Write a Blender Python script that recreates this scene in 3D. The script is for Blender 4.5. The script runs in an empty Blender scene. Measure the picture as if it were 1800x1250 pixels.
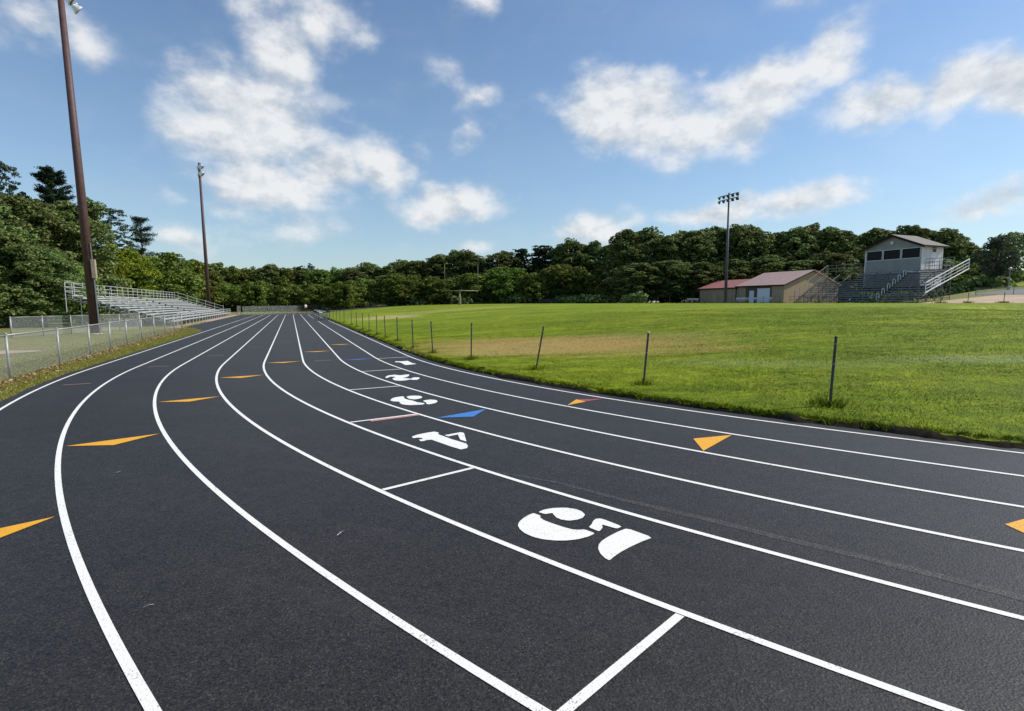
import bpy, math, random
import numpy as np
from mathutils import Vector, Matrix

SC = bpy.context.scene
COL = SC.collection
PI = math.pi
rng = np.random.default_rng(7)
random.seed(7)

# ------------------------------------------------------------------ camera
F_PX, EYE = 922.46, 1.732
CR = (0.9220582, -0.3870197, -0.0049332)
CU = (0.0433969, 0.0907092, 0.9949314)
CF = (0.3846106, 0.9175988, -0.1004346)
cam = bpy.data.cameras.new('camera'); cam_o = bpy.data.objects.new('camera', cam); COL.objects.link(cam_o)
cam.sensor_fit = 'HORIZONTAL'; cam.sensor_width = 36.0; cam.lens = 36.0 * F_PX / 1800.0
cam.clip_start = 0.05; cam.clip_end = 6000
cam_o.matrix_world = Matrix(((CR[0], CU[0], -CF[0], 0), (CR[1], CU[1], -CF[1], 0), (CR[2], CU[2], -CF[2], EYE), (0, 0, 0, 1)))
SC.camera = cam_o

# ------------------------------------------------------------------ light
SUN_EL = math.radians(40)
SUN_AZ = math.radians(103)          # clockwise from +Y
SV = (math.sin(SUN_AZ) * math.cos(SUN_EL), math.cos(SUN_AZ) * math.cos(SUN_EL), math.sin(SUN_EL))
sun = bpy.data.lights.new('sun', 'SUN'); sun.energy = 4.2; sun.angle = math.radians(0.53); sun.color = (1.0, 0.95, 0.87)
sun_o = bpy.data.objects.new('sun', sun); COL.objects.link(sun_o)
sun_o.rotation_euler = Vector(SV).to_track_quat('Z', 'Y').to_euler()
sun_o.location = (40, -10, 60)
SC.view_settings.view_transform = 'Standard'; SC.view_settings.look = 'None'
SC.view_settings.exposure = 0.25; SC.view_settings.gamma = 1.0

CLOUDS = [
 (-0.040,0.287,0.136,0.078,0.10,0.90),
 (-0.096,0.320,0.088,0.051,-0.17,0.80),
 (0.008,0.390,0.067,0.101,-0.01,0.70),
 (0.065,0.444,0.075,0.070,0.11,0.70),
 (-0.031,0.451,0.061,0.037,0.16,0.50),
 (-0.019,0.193,0.119,0.051,-0.04,0.90),
 (0.055,0.226,0.077,0.056,0.06,0.80),
 (0.171,0.243,0.075,0.053,-0.15,0.85),
 (-0.146,0.265,0.048,0.033,0.14,0.60),
 (-0.312,0.366,0.085,0.042,0.04,0.50),
 (-0.258,0.361,0.050,0.034,-0.09,0.50),
 (0.293,0.177,0.095,0.042,0.10,0.85),
 (0.326,0.299,0.045,0.029,0.54,0.50),
 (0.296,0.374,0.058,0.033,-0.51,0.40),
 (0.348,0.368,0.041,0.022,0.01,0.45),
 (0.344,0.483,0.046,0.027,0.01,0.50),
 (0.614,0.323,0.145,0.067,-0.18,0.95),
 (0.740,0.281,0.112,0.055,0.08,0.90),
 (0.819,0.331,0.100,0.053,0.19,0.90),
 (0.907,0.359,0.074,0.042,0.32,0.85),
 (0.564,0.335,0.080,0.054,-0.07,0.70),
 (1.000,0.281,0.098,0.040,-0.09,0.80),
 (1.085,0.285,0.083,0.042,-0.00,0.85),
 (1.149,0.277,0.065,0.049,-0.26,0.90),
 (0.901,0.168,0.090,0.032,0.12,0.75),
 (0.754,0.152,0.114,0.027,0.08,0.70),
 (0.546,0.131,0.086,0.036,0.17,0.80),
 (1.125,0.131,0.060,0.031,0.14,0.60),
 (-0.156,0.094,0.048,0.027,0.05,0.50),
 (0.313,0.106,0.053,0.017,0.00,0.45),
 (-0.004,0.125,0.123,0.038,0.04,0.40),
 (-0.152,0.169,0.031,0.030,0.09,0.35),
 (0.728,0.371,0.037,0.016,-0.13,0.35),
 (0.871,0.446,0.056,0.018,-0.21,0.30),
]

def build_world():
    w = bpy.data.worlds.new('World'); SC.world = w; w.use_nodes = True
    nt = w.node_tree; nt.nodes.clear(); N = nt.nodes.new; L = nt.links.new
    def mth(op, a, b=None, clamp=False):
        n = N('ShaderNodeMath'); n.operation = op; n.use_clamp = clamp
        for i, v in enumerate((a, b)):
            if v is None: continue
            if isinstance(v, (int, float)): n.inputs[i].default_value = v
            else: L(v, n.inputs[i])
        return n.outputs[0]
    out = N('ShaderNodeOutputWorld'); bg = N('ShaderNodeBackground'); bg.inputs['Strength'].default_value = 0.108
    sky = N('ShaderNodeTexSky'); sky.sky_type = 'NISHITA'; sky.sun_disc = False
    sky.sun_elevation = SUN_EL; sky.sun_rotation = SUN_AZ
    sky.altitude = 200; sky.air_density = 1.15; sky.dust_density = 0.4; sky.ozone_density = 3.2
    tc = N('ShaderNodeTexCoord'); d = tc.outputs['Generated']
    sp = N('ShaderNodeSeparateXYZ'); L(d, sp.inputs[0])
    az = mth('ARCTAN2', sp.outputs[0], sp.outputs[1]); el = mth('ARCSINE', sp.outputs[2])
    cb = N('ShaderNodeCombineXYZ'); L(az, cb.inputs[0]); L(el, cb.inputs[1])
    # break the outlines up with a slow wobble
    nz = N('ShaderNodeTexNoise'); nz.inputs['Scale'].default_value = 11; nz.inputs['Detail'].default_value = 3
    L(d, nz.inputs['Vector'])
    v1 = N('ShaderNodeVectorMath'); v1.operation = 'MULTIPLY_ADD'; L(nz.outputs['Color'], v1.inputs[0])
    v1.inputs[1].default_value = (0.11, 0.07, 0); 
    v2 = N('ShaderNodeVectorMath'); v2.operation = 'SUBTRACT'; L(cb.outputs[0], v2.inputs[0]); v2.inputs[1].default_value = (0.055, 0.035, 0)
    L(v2.outputs[0], v1.inputs[2])
    P = v1.outputs[0]
    acc = None
    for a, e, ra, re, rot, wt in CLOUDS:
        mp = N('ShaderNodeMapping'); mp.vector_type = 'TEXTURE'
        mp.inputs['Location'].default_value = (a, e, 0); mp.inputs['Rotation'].default_value = (0, 0, rot)
        mp.inputs['Scale'].default_value = (ra * 1.4, re * 1.4, 1); L(P, mp.inputs['Vector'])
        g = N('ShaderNodeTexGradient'); g.gradient_type = 'SPHERICAL'; L(mp.outputs[0], g.inputs[0])
        s = mth('MULTIPLY', g.outputs['Fac'], wt)
        acc = s if acc is None else mth('SMOOTH_MAX', acc, s)
        if acc.node.operation == 'SMOOTH_MAX': acc.node.inputs[2].default_value = 0.12
    def fbm(off, scale=13.0, det=9.0):
        m = N('ShaderNodeMapping'); m.inputs['Location'].default_value = off; m.inputs['Scale'].default_value = (1, 1, 1.5); L(d, m.inputs[0])
        n = N('ShaderNodeTexNoise'); n.inputs['Scale'].default_value = scale; n.inputs['Detail'].default_value = det
        n.inputs['Roughness'].default_value = 0.575; L(m.outputs[0], n.inputs['Vector']); return n.outputs['Fac']
    f0 = fbm((0, 0, 0)); f1 = fbm((SV[0] * 0.022, SV[1] * 0.022, 0.030))
    gate = mth('MULTIPLY', acc, 4.0, True)
    body = mth('ADD', mth('MULTIPLY', acc, 1.8), mth('MULTIPLY', mth('MULTIPLY', mth('SUBTRACT', f0, 0.5), 1.75), gate))
    mr = N('ShaderNodeMapRange'); mr.interpolation_type = 'SMOOTHSTEP'; mr.inputs['From Min'].default_value = 0.12; mr.inputs['From Max'].default_value = 1.20
    L(body, mr.inputs['Value']); dens = mr.outputs[0]
    # thin general veil
    veil = fbm((3.1, 1.7, 0.4), 3.5, 5.0)
    mv = N('ShaderNodeMapRange'); mv.inputs['From Min'].default_value = 0.45; mv.inputs['From Max'].default_value = 0.8; mv.inputs['To Max'].default_value = 0.10; L(veil, mv.inputs['Value'])
    fac = mth('MULTIPLY', mth('MAXIMUM', dens, mv.outputs[0]), 0.92)
    shade = mth('ADD', mth('MULTIPLY', mth('SUBTRACT', f0, f1), 4.0), 0.62, True)
    cr = N('ShaderNodeMix'); cr.data_type = 'RGBA'
    L(shade, cr.inputs['Factor']); cr.inputs['A'].default_value = (4.5, 4.9, 5.35, 1); cr.inputs['B'].default_value = (6.9, 6.95, 7.0, 1)
    mx = N('ShaderNodeMix'); mx.data_type = 'RGBA'
    tint = N('ShaderNodeMix'); tint.data_type = 'RGBA'; tint.blend_type = 'MULTIPLY'; tint.inputs['Factor'].default_value = 1.0
    L(sky.outputs[0], tint.inputs['A']); tint.inputs['B'].default_value = (0.96, 1.01, 1.06, 1)
    hz = N('ShaderNodeMix'); hz.data_type = 'RGBA'; hz.inputs['B'].default_value = (3.1, 4.25, 5.0, 1); L(tint.outputs['Result'], hz.inputs['A'])
    L(mth('MULTIPLY', mth('EXPONENT', mth('MULTIPLY', mth('MAXIMUM', el, 0.0), -5.0)), 0.5), hz.inputs['Factor'])      # humid air low over the horizon
    L(fac, mx.inputs['Factor']); L(hz.outputs['Result'], mx.inputs['A']); L(cr.outputs['Result'], mx.inputs['B'])
    L(mx.outputs['Result'], bg.inputs['Color']); L(bg.outputs[0], out.inputs[0])
build_world()

# ------------------------------------------------------------------ materials
def new_mat(name):
    m = bpy.data.materials.new(name); m.use_nodes = True
    nt = m.node_tree; b = nt.nodes['Principled BSDF']
    return m, nt, b
def node(nt, typ, **kw):
    n = nt.nodes.new(typ)
    for k, v in kw.items():
        if k.startswith('i_'):
            n.inputs[k[2:].replace('_', ' ')].default_value = v
        else: setattr(n, k, v)
    return n
def ramp(nt, src, stops):
    r = nt.nodes.new('ShaderNodeValToRGB'); e = r.color_ramp.elements
    while len(e) < len(stops): e.new(0.5)
    for i, (p, c) in enumerate(stops):
        e[i].position = p; e[i].color = (*c, 1) if len(c) == 3 else c
    nt.links.new(src, r.inputs[0]); return r.outputs[0]
def geo_pos(nt):
    return nt.nodes.new('ShaderNodeNewGeometry').outputs['Position']
def noise(nt, vec, scale, detail=4, rough=0.55):
    n = node(nt, 'ShaderNodeTexNoise', i_Scale=scale, i_Detail=detail, i_Roughness=rough)
    nt.links.new(vec, n.inputs['Vector']); return n
def bump(nt, b, h, strength=0.3, dist=0.01):
    n = node(nt, 'ShaderNodeBump', i_Strength=strength, i_Distance=dist); nt.links.new(h, n.inputs['Height']); nt.links.new(n.outputs[0], b.inputs['Normal'])
def mix(nt, fac, a, b, blend='MIX'):
    n = nt.nodes.new('ShaderNodeMix'); n.data_type = 'RGBA'; n.blend_type = blend
    for s, v in (('Factor', fac), ('A', a), ('B', b)):
        if hasattr(v, 'is_linked'): nt.links.new(v, n.inputs[s])
        elif s == 'Factor': n.inputs[s].default_value = v
        else: n.inputs[s].default_value = (*v, 1)
    return n.outputs['Result']
def mmath(nt, op, a, b=None, clamp=False):
    n = nt.nodes.new('ShaderNodeMath'); n.operation = op; n.use_clamp = clamp
    for i, v in enumerate((a, b)):
        if v is None: continue
        if isinstance(v, (int, float)): n.inputs[i].default_value = v
        else: nt.links.new(v, n.inputs[i])
    return n.outputs[0]

def paint(name, col, rough=0.6, var=0.18, scale=3.0, metal=0.0, fine=0.0, spec=0.4):
    """plain surface with uneven tone"""
    m, nt, b = new_mat(name)
    p = node(nt, 'ShaderNodeTexCoord').outputs['Object']
    n = noise(nt, p, scale, 6, 0.65)
    lo = tuple(c * (1 - var) for c in col); hi = tuple(min(1, c * (1 + var)) for c in col)
    c = ramp(nt, n.outputs['Fac'], [(0.3, lo), (0.7, hi)])
    nt.links.new(c, b.inputs['Base Color'])
    b.inputs['Roughness'].default_value = rough; b.inputs['Metallic'].default_value = metal
    b.inputs['Specular IOR Level'].default_value = spec
    if fine: bump(nt, b, noise(nt, p, fine, 3).outputs['Fac'], 0.25, 0.01)
    return m

def make_asphalt(name='asphalt_black', k=1.0):
    m, nt, b = new_mat(name); p = geo_pos(nt)
    big = noise(nt, p, 0.5, 5, 0.6).outputs['Fac']; mid = noise(nt, p, 7, 4, 0.65).outputs['Fac']
    fine = noise(nt, p, 105, 4, 0.8).outputs['Fac']; pits = noise(nt, p, 48, 3, 0.6).outputs['Fac']
    c = ramp(nt, big, [(0.3, tuple(k * v for v in (0.0215, 0.0190, 0.0168))), (0.7, tuple(k * v for v in (0.0310, 0.0272, 0.0243)))])
    c = mix(nt, 1.0, c, ramp(nt, mid, [(0.3, (0.82, 0.82, 0.82)), (0.7, (1.2, 1.2, 1.2))]), 'MULTIPLY')
    c = mix(nt, 1.0, c, ramp(nt, fine, [(0.32, (0.22, 0.22, 0.22)), (0.5, (0.90, 0.90, 0.90)), (0.68, (2.6, 2.6, 2.62))]), 'MULTIPLY')
    c = mix(nt, 1.0, c, ramp(nt, pits, [(0.30, (0.15, 0.15, 0.15)), (0.37, (1, 1, 1))]), 'MULTIPLY')
    vc = node(nt, 'ShaderNodeTexVoronoi', i_Scale=88.0); nt.links.new(p, vc.inputs['Vector']); sv = nt.nodes.new('ShaderNodeSeparateColor'); nt.links.new(vc.outputs['Color'], sv.inputs[0])
    c = mix(nt, 1.0, c, ramp(nt, sv.outputs[0], [(0.0, (0.30, 0.30, 0.30)), (0.15, (0.65, 0.65, 0.65)), (0.85, (1.2, 1.2, 1.2)), (1.0, (1.8, 1.78, 1.75))]), 'MULTIPLY')
    # scuffs and dust along the running direction, a few paler cold joints
    mp = node(nt, 'ShaderNodeMapping'); mp.vector_type = 'TEXTURE'; mp.inputs['Rotation'].default_value = (0, 0, -0.75); mp.inputs['Scale'].default_value = (3.5, 0.35, 1); nt.links.new(p, mp.inputs[0])
    sc = noise(nt, mp.outputs[0], 1.0, 6, 0.72).outputs['Fac']
    c = mix(nt, ramp(nt, sc, [(0.54, (0, 0, 0)), (0.78, (0.5, 0.5, 0.5))]), c, tuple(k * v for v in (0.048, 0.0425, 0.0385)))
    nt.links.new(c, b.inputs['Base Color'])
    vo = node(nt, 'ShaderNodeTexVoronoi', i_Scale=80.0); nt.links.new(p, vo.inputs['Vector'])
    h = mmath(nt, 'ADD', mmath(nt, 'MULTIPLY', vo.outputs['Distance'], 0.9), mmath(nt, 'ADD', mmath(nt, 'MULTIPLY', fine, 0.7), mmath(nt, 'MULTIPLY', pits, 0.9)))
    bump(nt, b, h, 0.42, 0.005)
    b.inputs['Roughness'].default_value = 0.56; b.inputs['Specular IOR Level'].default_value = 0.34
    return m
def make_marking(name, col, wear=0.5):
    m, nt, b = new_mat(name); p = geo_pos(nt)
    n1 = noise(nt, p, 75, 4, 0.8).outputs['Fac']; n2 = noise(nt, p, 3.0, 4, 0.6).outputs['Fac']
    f = mmath(nt, 'ADD', n1, mmath(nt, 'MULTIPLY', mmath(nt, 'SUBTRACT', n2, 0.5), 0.35))
    k = ramp(nt, f, [(0.33, (wear, wear, wear)), (0.43, (0, 0, 0))])
    c = mix(nt, ramp(nt, n2, [(0.3, (0, 0, 0)), (0.8, (0.25, 0.25, 0.25))]), col, tuple(x * 0.72 for x in col))
    c = mix(nt, k, c, (0.07, 0.07, 0.07)); nt.links.new(c, b.inputs['Base Color'])
    b.inputs['Roughness'].default_value = 0.6; bump(nt, b, n1, 0.7, 0.006)
    return m
def turf_colour(nt, mode):
    """turf colour by place: mown streaks, and patches where the turf itself is dead"""
    p = geo_pos(nt)
    n1 = noise(nt, p, 0.22, 5, 0.65).outputs['Fac']; n2 = noise(nt, p, 2.6, 5, 0.7).outputs['Fac']; n3 = noise(nt, p, 34, 4, 0.75).outputs['Fac']
    if mode == 'field':
        g = ramp(nt, n1, [(0.30, (0.135, 0.195, 0.003)), (0.50, (0.180, 0.245, 0.004)), (0.70, (0.235, 0.285, 0.010))])
    else:
        g = ramp(nt, n1, [(0.28, (0.13, 0.16, 0.035)), (0.5, (0.20, 0.205, 0.055)), (0.72, (0.28, 0.24, 0.10))])
    g = mix(nt, 1.0, g, ramp(nt, n2, [(0.28, (0.55, 0.6, 0.5)), (0.72, (1.35, 1.28, 1.5))]), 'MULTIPLY')
    if mode == 'field':
        def streak(lx, ly, sc, rot):
            st = node(nt, 'ShaderNodeMapping'); st.vector_type = 'TEXTURE'; st.inputs['Rotation'].default_value = (0, 0, rot); st.inputs['Scale'].default_value = (lx, ly, 1); nt.links.new(p, st.inputs[0])
            return noise(nt, st.outputs[0], sc, 6, 0.7).outputs['Fac']
        s1 = streak(5.0, 0.8, 1.0, -0.4); s2 = streak(14, 2.2, 1.0, -0.33)
        g = mix(nt, 1.0, g, ramp(nt, s1, [(0.3, (0.62, 0.70, 0.6)), (0.7, (1.38, 1.28, 1.7))]), 'MULTIPLY')
        g = mix(nt, 1.0, g, ramp(nt, s2, [(0.3, (0.84, 0.88, 0.75)), (0.7, (1.16, 1.1, 1.2))]), 'MULTIPLY')
        for (cx, cy, rx, ry, rot, amt, dry) in DRY:
            mp = node(nt, 'ShaderNodeMapping'); mp.vector_type = 'TEXTURE'
            mp.inputs['Location'].default_value = (cx, cy, 1.0); mp.inputs['Rotation'].default_value = (0, 0, rot); mp.inputs['Scale'].default_value = (rx, ry, 9)
            nt.links.new(p, mp.inputs[0])
            gr = node(nt, 'ShaderNodeTexGradient', gradient_type='SPHERICAL'); nt.links.new(mp.outputs[0], gr.inputs[0])
            f = mmath(nt, 'ADD', gr.outputs['Fac'], mmath(nt, 'MULTIPLY', mmath(nt, 'SUBTRACT', s1, 0.55), 1.1))
            k = ramp(nt, f, [(0.10, (0, 0, 0)), (0.60, (amt, amt, amt))])
            g = mix(nt, mmath(nt, 'MULTIPLY', k, mmath(nt, 'MULTIPLY', gr.outputs['Fac'], 5.0, True)), g, dry)
    return g, n2, n3
DRY = ((8.2, 16.4, 8.6, 4.0, -0.93, 0.95, (0.40, 0.28, 0.08)), (6.6, 16.5, 3.5, 3.0, -0.9, 0.55, (0.42, 0.31, 0.10)), (12.0, 15.5, 5, 2.4, -0.8, 0.3, (0.36, 0.28, 0.09)), (9, 54, 5, 8, 0, 0.75, (0.44, 0.38, 0.15)),
       (20, 62, 16, 8, 0.1, 0.35, (0.40, 0.34, 0.13)), (14.6, 6.3, 4.0, 0.9, -0.66, 0.4, (0.25, 0.30, 0.15)), (10.3, 9.0, 4, 0.9, -0.75, 0.3, (0.27, 0.32, 0.11)))
def make_grass(name, mode):
    m, nt, b = new_mat(name); g, n2, n3 = turf_colour(nt, mode)
    g = mix(nt, 1.0, g, ramp(nt, n3, [(0.25, (0.55, 0.57, 0.55)), (0.75, (1.45, 1.4, 1.4))]), 'MULTIPLY')
    nt.links.new(g, b.inputs['Base Color']); b.inputs['Roughness'].default_value = 0.85; b.inputs['Specular IOR Level'].default_value = 0.15
    bump(nt, b, mmath(nt, 'ADD', n3, n2), 0.7, 0.04)
    return m
def make_turf_blades(name, mode):
    m, nt, b = new_mat(name); g, n2, n3 = turf_colour(nt, mode)
    r = nt.nodes.new('ShaderNodeNewGeometry').outputs['Random Per Island']
    g = mix(nt, 1.0, g, ramp(nt, r, [(0.0, (0.55, 0.62, 0.5)), (0.5, (1.05, 1.08, 1.0)), (0.85, (1.5, 1.42, 1.8)), (1.0, (2.1, 1.9, 5))]), 'MULTIPLY')
    nt.links.new(g, b.inputs['Base Color']); b.inputs['Roughness'].default_value = 0.8; b.inputs['Specular IOR Level'].default_value = 0.03
    # blades pass light on to each other: shade them mostly by the turf's own upward facing
    gn = nt.nodes.new('ShaderNodeNewGeometry').outputs['Normal']
    v = nt.nodes.new('ShaderNodeVectorMath'); v.operation = 'MULTIPLY_ADD'; nt.links.new(gn, v.inputs[0]); v.inputs[1].default_value = (0.35, 0.35, 0.1); v.inputs[2].default_value = (0, 0, 1)
    w = nt.nodes.new('ShaderNodeVectorMath'); w.operation = 'NORMALIZE'; nt.links.new(v.outputs[0], w.inputs[0]); nt.links.new(w.outputs[0], b.inputs['Normal'])
    return m
def make_blades(name, cols, trans=0.35):
    m, nt, b = new_mat(name)
    g = nt.nodes.new('ShaderNodeNewGeometry')
    c = ramp(nt, g.outputs['Random Per Island'], cols)
    nt.links.new(c, b.inputs['Base Color']); b.inputs['Roughness'].default_value = 0.55; b.inputs['Specular IOR Level'].default_value = 0.25
    t = nt.nodes.new('ShaderNodeBsdfTranslucent'); nt.links.new(c, t.inputs[0])
    mx = nt.nodes.new('ShaderNodeMixShader'); mx.inputs[0].default_value = trans
    nt.links.new(b.outputs[0], mx.inputs[1]); nt.links.new(t.outputs[0], mx.inputs[2]); nt.links.new(mx.outputs[0], nt.nodes['Material Output'].inputs[0])
    return m
def make_leaf(name, lo, hi, trans=0.30):
    m, nt, b = new_mat(name)
    g = nt.nodes.new('ShaderNodeNewGeometry'); oi = nt.nodes.new('ShaderNodeObjectInfo')
    c = ramp(nt, g.outputs['Random Per Island'], [(0.0, lo), (0.75, tuple((a + b2) / 2 for a, b2 in zip(lo, hi))), (1.0, hi)])
    hs = nt.nodes.new('ShaderNodeHueSaturation'); nt.links.new(c, hs.inputs['Color'])
    nt.links.new(mmath(nt, 'ADD', mmath(nt, 'MULTIPLY', oi.outputs['Random'], 0.05), 0.475), hs.inputs['Hue'])
    nt.links.new(mmath(nt, 'ADD', mmath(nt, 'MULTIPLY', oi.outputs['Random'], 0.5), 0.75), hs.inputs['Value'])
    c = hs.outputs[0]
    nt.links.new(c, b.inputs['Base Color']); b.inputs['Roughness'].default_value = 0.65; b.inputs['Specular IOR Level'].default_value = 0.12
    t = nt.nodes.new('ShaderNodeBsdfTranslucent'); nt.links.new(c, t.inputs[0])
    mx = nt.nodes.new('ShaderNodeMixShader'); mx.inputs[0].default_value = trans
    nt.links.new(b.outputs[0], mx.inputs[1]); nt.links.new(t.outputs[0], mx.inputs[2]); nt.links.new(mx.outputs[0], nt.nodes['Material Output'].inputs[0])
    return m
def make_mesh_wire(name, col, cover=0.13):
    """diamond wire mesh: see-through between the wires"""
    m, nt, b = new_mat(name)
    uv = nt.nodes.new('ShaderNodeUVMap'); s = nt.nodes.new('ShaderNodeSeparateXYZ'); nt.links.new(uv.outputs[0], s.inputs[0])
    def band(a):
        fr = mmath(nt, 'FRACT', mmath(nt, 'MULTIPLY', a, 1 / 0.075)); return mmath(nt, 'LESS_THAN', fr, cover)
    k = mmath(nt, 'MAXIMUM', band(mmath(nt, 'ADD', s.outputs[0], s.outputs[1])), band(mmath(nt, 'SUBTRACT', s.outputs[0], s.outputs[1])))
    b.inputs['Base Color'].default_value = (*col, 1); b.inputs['Roughness'].default_value = 0.5; b.inputs['Metallic'].default_value = 0.3
    t = nt.nodes.new('ShaderNodeBsdfTransparent'); mx = nt.nodes.new('ShaderNodeMixShader')
    nt.links.new(k, mx.inputs[0]); nt.links.new(t.outputs[0], mx.inputs[1]); nt.links.new(b.outputs[0], mx.inputs[2]); nt.links.new(mx.outputs[0], nt.nodes['Material Output'].inputs[0])
    return m
def make_siding(name, col, pitch=0.2, var=0.08, axis=2, sharp=0.5):
    m, nt, b = new_mat(name); p = geo_pos(nt)
    s = nt.nodes.new('ShaderNodeSeparateXYZ'); nt.links.new(p, s.inputs[0])
    fr = mmath(nt, 'FRACT', mmath(nt, 'MULTIPLY', s.outputs[axis], 1 / pitch))
    n = noise(nt, p, 1.3, 5, 0.6).outputs['Fac']
    c = ramp(nt, n, [(0.3, tuple(x * (1 - var * 1.5) for x in col)), (0.7, tuple(x * (1 + var) for x in col))])
    nt.links.new(c, b.inputs['Base Color']); b.inputs['Roughness'].default_value = 0.6
    bump(nt, b, fr, sharp, 0.03)
    return m

M = {}
M['asphalt'] = make_asphalt()
M['soil'] = paint('dark_soil', (0.035, 0.028, 0.02), 1.0, 0.5, 14, fine=30, spec=0.0)
M['white_line'] = make_marking('white_paint', (0.90, 0.87, 0.80), 0.8)
M['yellow_line'] = make_marking('yellow_paint', (0.85, 0.40, 0.012), 0.6)
M['blue_line'] = make_marking('blue_paint', (0.05, 0.20, 0.55), 0.6)
M['red_line'] = make_marking('red_paint', (0.36, 0.065, 0.055), 0.6)
M['pink_line'] = make_marking('faded_red_paint', (0.50, 0.24, 0.20), 0.6)
M['grey_line'] = make_marking('faded_white_paint', (0.36, 0.36, 0.36), 0.6)
M['scuff'] = make_asphalt('worn_asphalt', 1.9)
M['field'] = make_grass('field_turf', 'field'); M['verge'] = make_grass('rough_turf', 'verge')
M['blades'] = make_turf_blades('grass_blade', 'field')
M['dry_blades'] = make_blades('dry_grass_blade', [(0.0, (0.12, 0.16, 0.015)), (0.6, (0.24, 0.25, 0.035)), (0.88, (0.40, 0.31, 0.09)), (1.0, (0.50, 0.38, 0.16))], 0.3)
M['litter'] = make_blades('dead_leaf', [(0.0, (0.13, 0.06, 0.025)), (0.5, (0.32, 0.17, 0.08)), (1.0, (0.55, 0.42, 0.28))], 0.1)
M['gravel'] = paint('tan_gravel', (0.42, 0.31, 0.24), 0.95, 0.2, 1.5, fine=30)
M['dirt'] = paint('tan_dirt', (0.46, 0.33, 0.22), 0.95, 0.15, 0.4, fine=12)
M['road'] = paint('grey_road', (0.20, 0.205, 0.215), 0.9, 0.12, 0.5, fine=20)
M['galv'] = paint('galvanised_steel', (0.30, 0.305, 0.295), 0.5, 0.2, 6, 0.35)
M['dark_post'] = paint('weathered_steel', (0.060, 0.062, 0.066), 0.55, 0.3, 9, 0.3)
M['pale_cap'] = paint('pale_plastic', (0.70, 0.66, 0.45), 0.5)
M['alu_dull'] = paint('dull_aluminium', (0.20, 0.205, 0.21), 0.55, 0.25, 2.5, 0.2)  # darker aluminium copy: shade on the far seats put into the colour
M['alu'] = paint('aluminium_plank', (0.50, 0.51, 0.50), 0.45, 0.15, 2.5, 0.25)
M['frame'] = paint('frame_steel', (0.17, 0.175, 0.175), 0.55, 0.25, 4, 0.3)
M['white_steel'] = paint('white_rail', (0.72, 0.74, 0.72), 0.5, 0.1)
M['rust'] = paint('brown_steel', (0.085, 0.045, 0.042), 0.6, 0.25, 5, 0.0, fine=25)
M['grey_pole'] = paint('grey_pole_steel', (0.11, 0.115, 0.12), 0.55, 0.2, 4, 0.2)
M['lamp'] = paint('lamp_housing', (0.16, 0.165, 0.17), 0.4, 0.2, 6, 0.4)
M['lamp_back'] = paint('spun_aluminium', (0.75, 0.77, 0.78), 0.35, 0.1, 6, 0.3)
M['lens'] = paint('lamp_lens', (0.05, 0.055, 0.06), 0.12, 0.2, 6)
M['box'] = paint('tan_box', (0.33, 0.26, 0.19), 0.6, 0.2)
M['conc'] = paint('concrete', (0.38, 0.37, 0.35), 0.9, 0.15, 3, fine=20)
M['wire'] = make_mesh_wire('chain_link_wire', (0.40, 0.42, 0.40)); M['wire_far'] = make_mesh_wire('chain_link_wire_dense', (0.34, 0.37, 0.35), 0.15)
M['goal'] = paint('goal_paint', (0.22, 0.175, 0.10), 0.5, 0.15)
M['booth'] = make_siding('grey_blue_siding', (0.31, 0.305, 0.295)); M['booth_white'] = make_siding('pale_siding', (0.62, 0.63, 0.60))  # front's shade and side wall's sunlight are put into the siding colours
M['trim'] = paint('white_trim', (0.72, 0.73, 0.72), 0.55, 0.08)
M['shingle'] = paint('grey_shingle', (0.20, 0.175, 0.15), 0.9, 0.2, 8, fine=14)
M['eave'] = paint('dark_fascia', (0.028, 0.025, 0.024), 0.8, spec=0.1)
M['glass'] = paint('dark_glass', (0.008, 0.009, 0.011), 0.25, 0.2, 2, spec=0.15)
M['tan_wall'] = make_siding('tan_metal_wall', (0.34, 0.26, 0.18), 0.3, 0.06, 1, 0.4); M['tan_gable'] = make_siding('tan_gable_wall', (0.42, 0.30, 0.18), 0.3, 0.06, 0, 0.4)  # same tan twice: shaded front, sunlit gable, light put into the colour
M['red_roof'] = make_siding('red_metal_roof', (0.40, 0.15, 0.12), 0.45, 0.12, 1, 0.4); M['pink_roof'] = make_siding('faded_red_roof', (0.46, 0.30, 0.25), 0.45, 0.10, 1, 0.4)
M['brown_wall'] = paint('brown_recess', (0.10, 0.085, 0.065), 0.8)
M['white_door'] = paint('white_door_paint', (0.66, 0.72, 0.78), 0.5, 0.06)
M['bark'] = paint('bark', (0.075, 0.06, 0.045), 0.95, 0.35, 5, fine=14)
M['oak'] = make_leaf('oak_leaf', (0.060, 0.092, 0.025), (0.310, 0.370, 0.120))
M['green'] = make_leaf('green_leaf', (0.068, 0.108, 0.018), (0.270, 0.330, 0.065))
M['yellow'] = make_leaf('yellow_green_leaf', (0.100, 0.125, 0.010), (0.290, 0.290, 0.030))
M['pine'] = make_leaf('pine_needles', (0.020, 0.044, 0.022), (0.060, 0.100, 0.048), 0.1)
M['blue'] = make_leaf('grey_green_leaf', (0.040, 0.062, 0.040), (0.110, 0.150, 0.095))
M['hurdle_w'] = paint('hurdle_board', (0.75, 0.75, 0.74), 0.5); M['black'] = paint('black_plastic', (0.015, 0.015, 0.017), 0.5)
M['skin'] = paint('skin', (0.45, 0.27, 0.19), 0.6); M['shirt'] = paint('white_shirt', (0.80, 0.80, 0.78), 0.8); M['pants'] = paint('dark_trousers', (0.02, 0.02, 0.025), 0.85); M['hair'] = paint('dark_hair', (0.03, 0.02, 0.015), 0.7)

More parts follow.
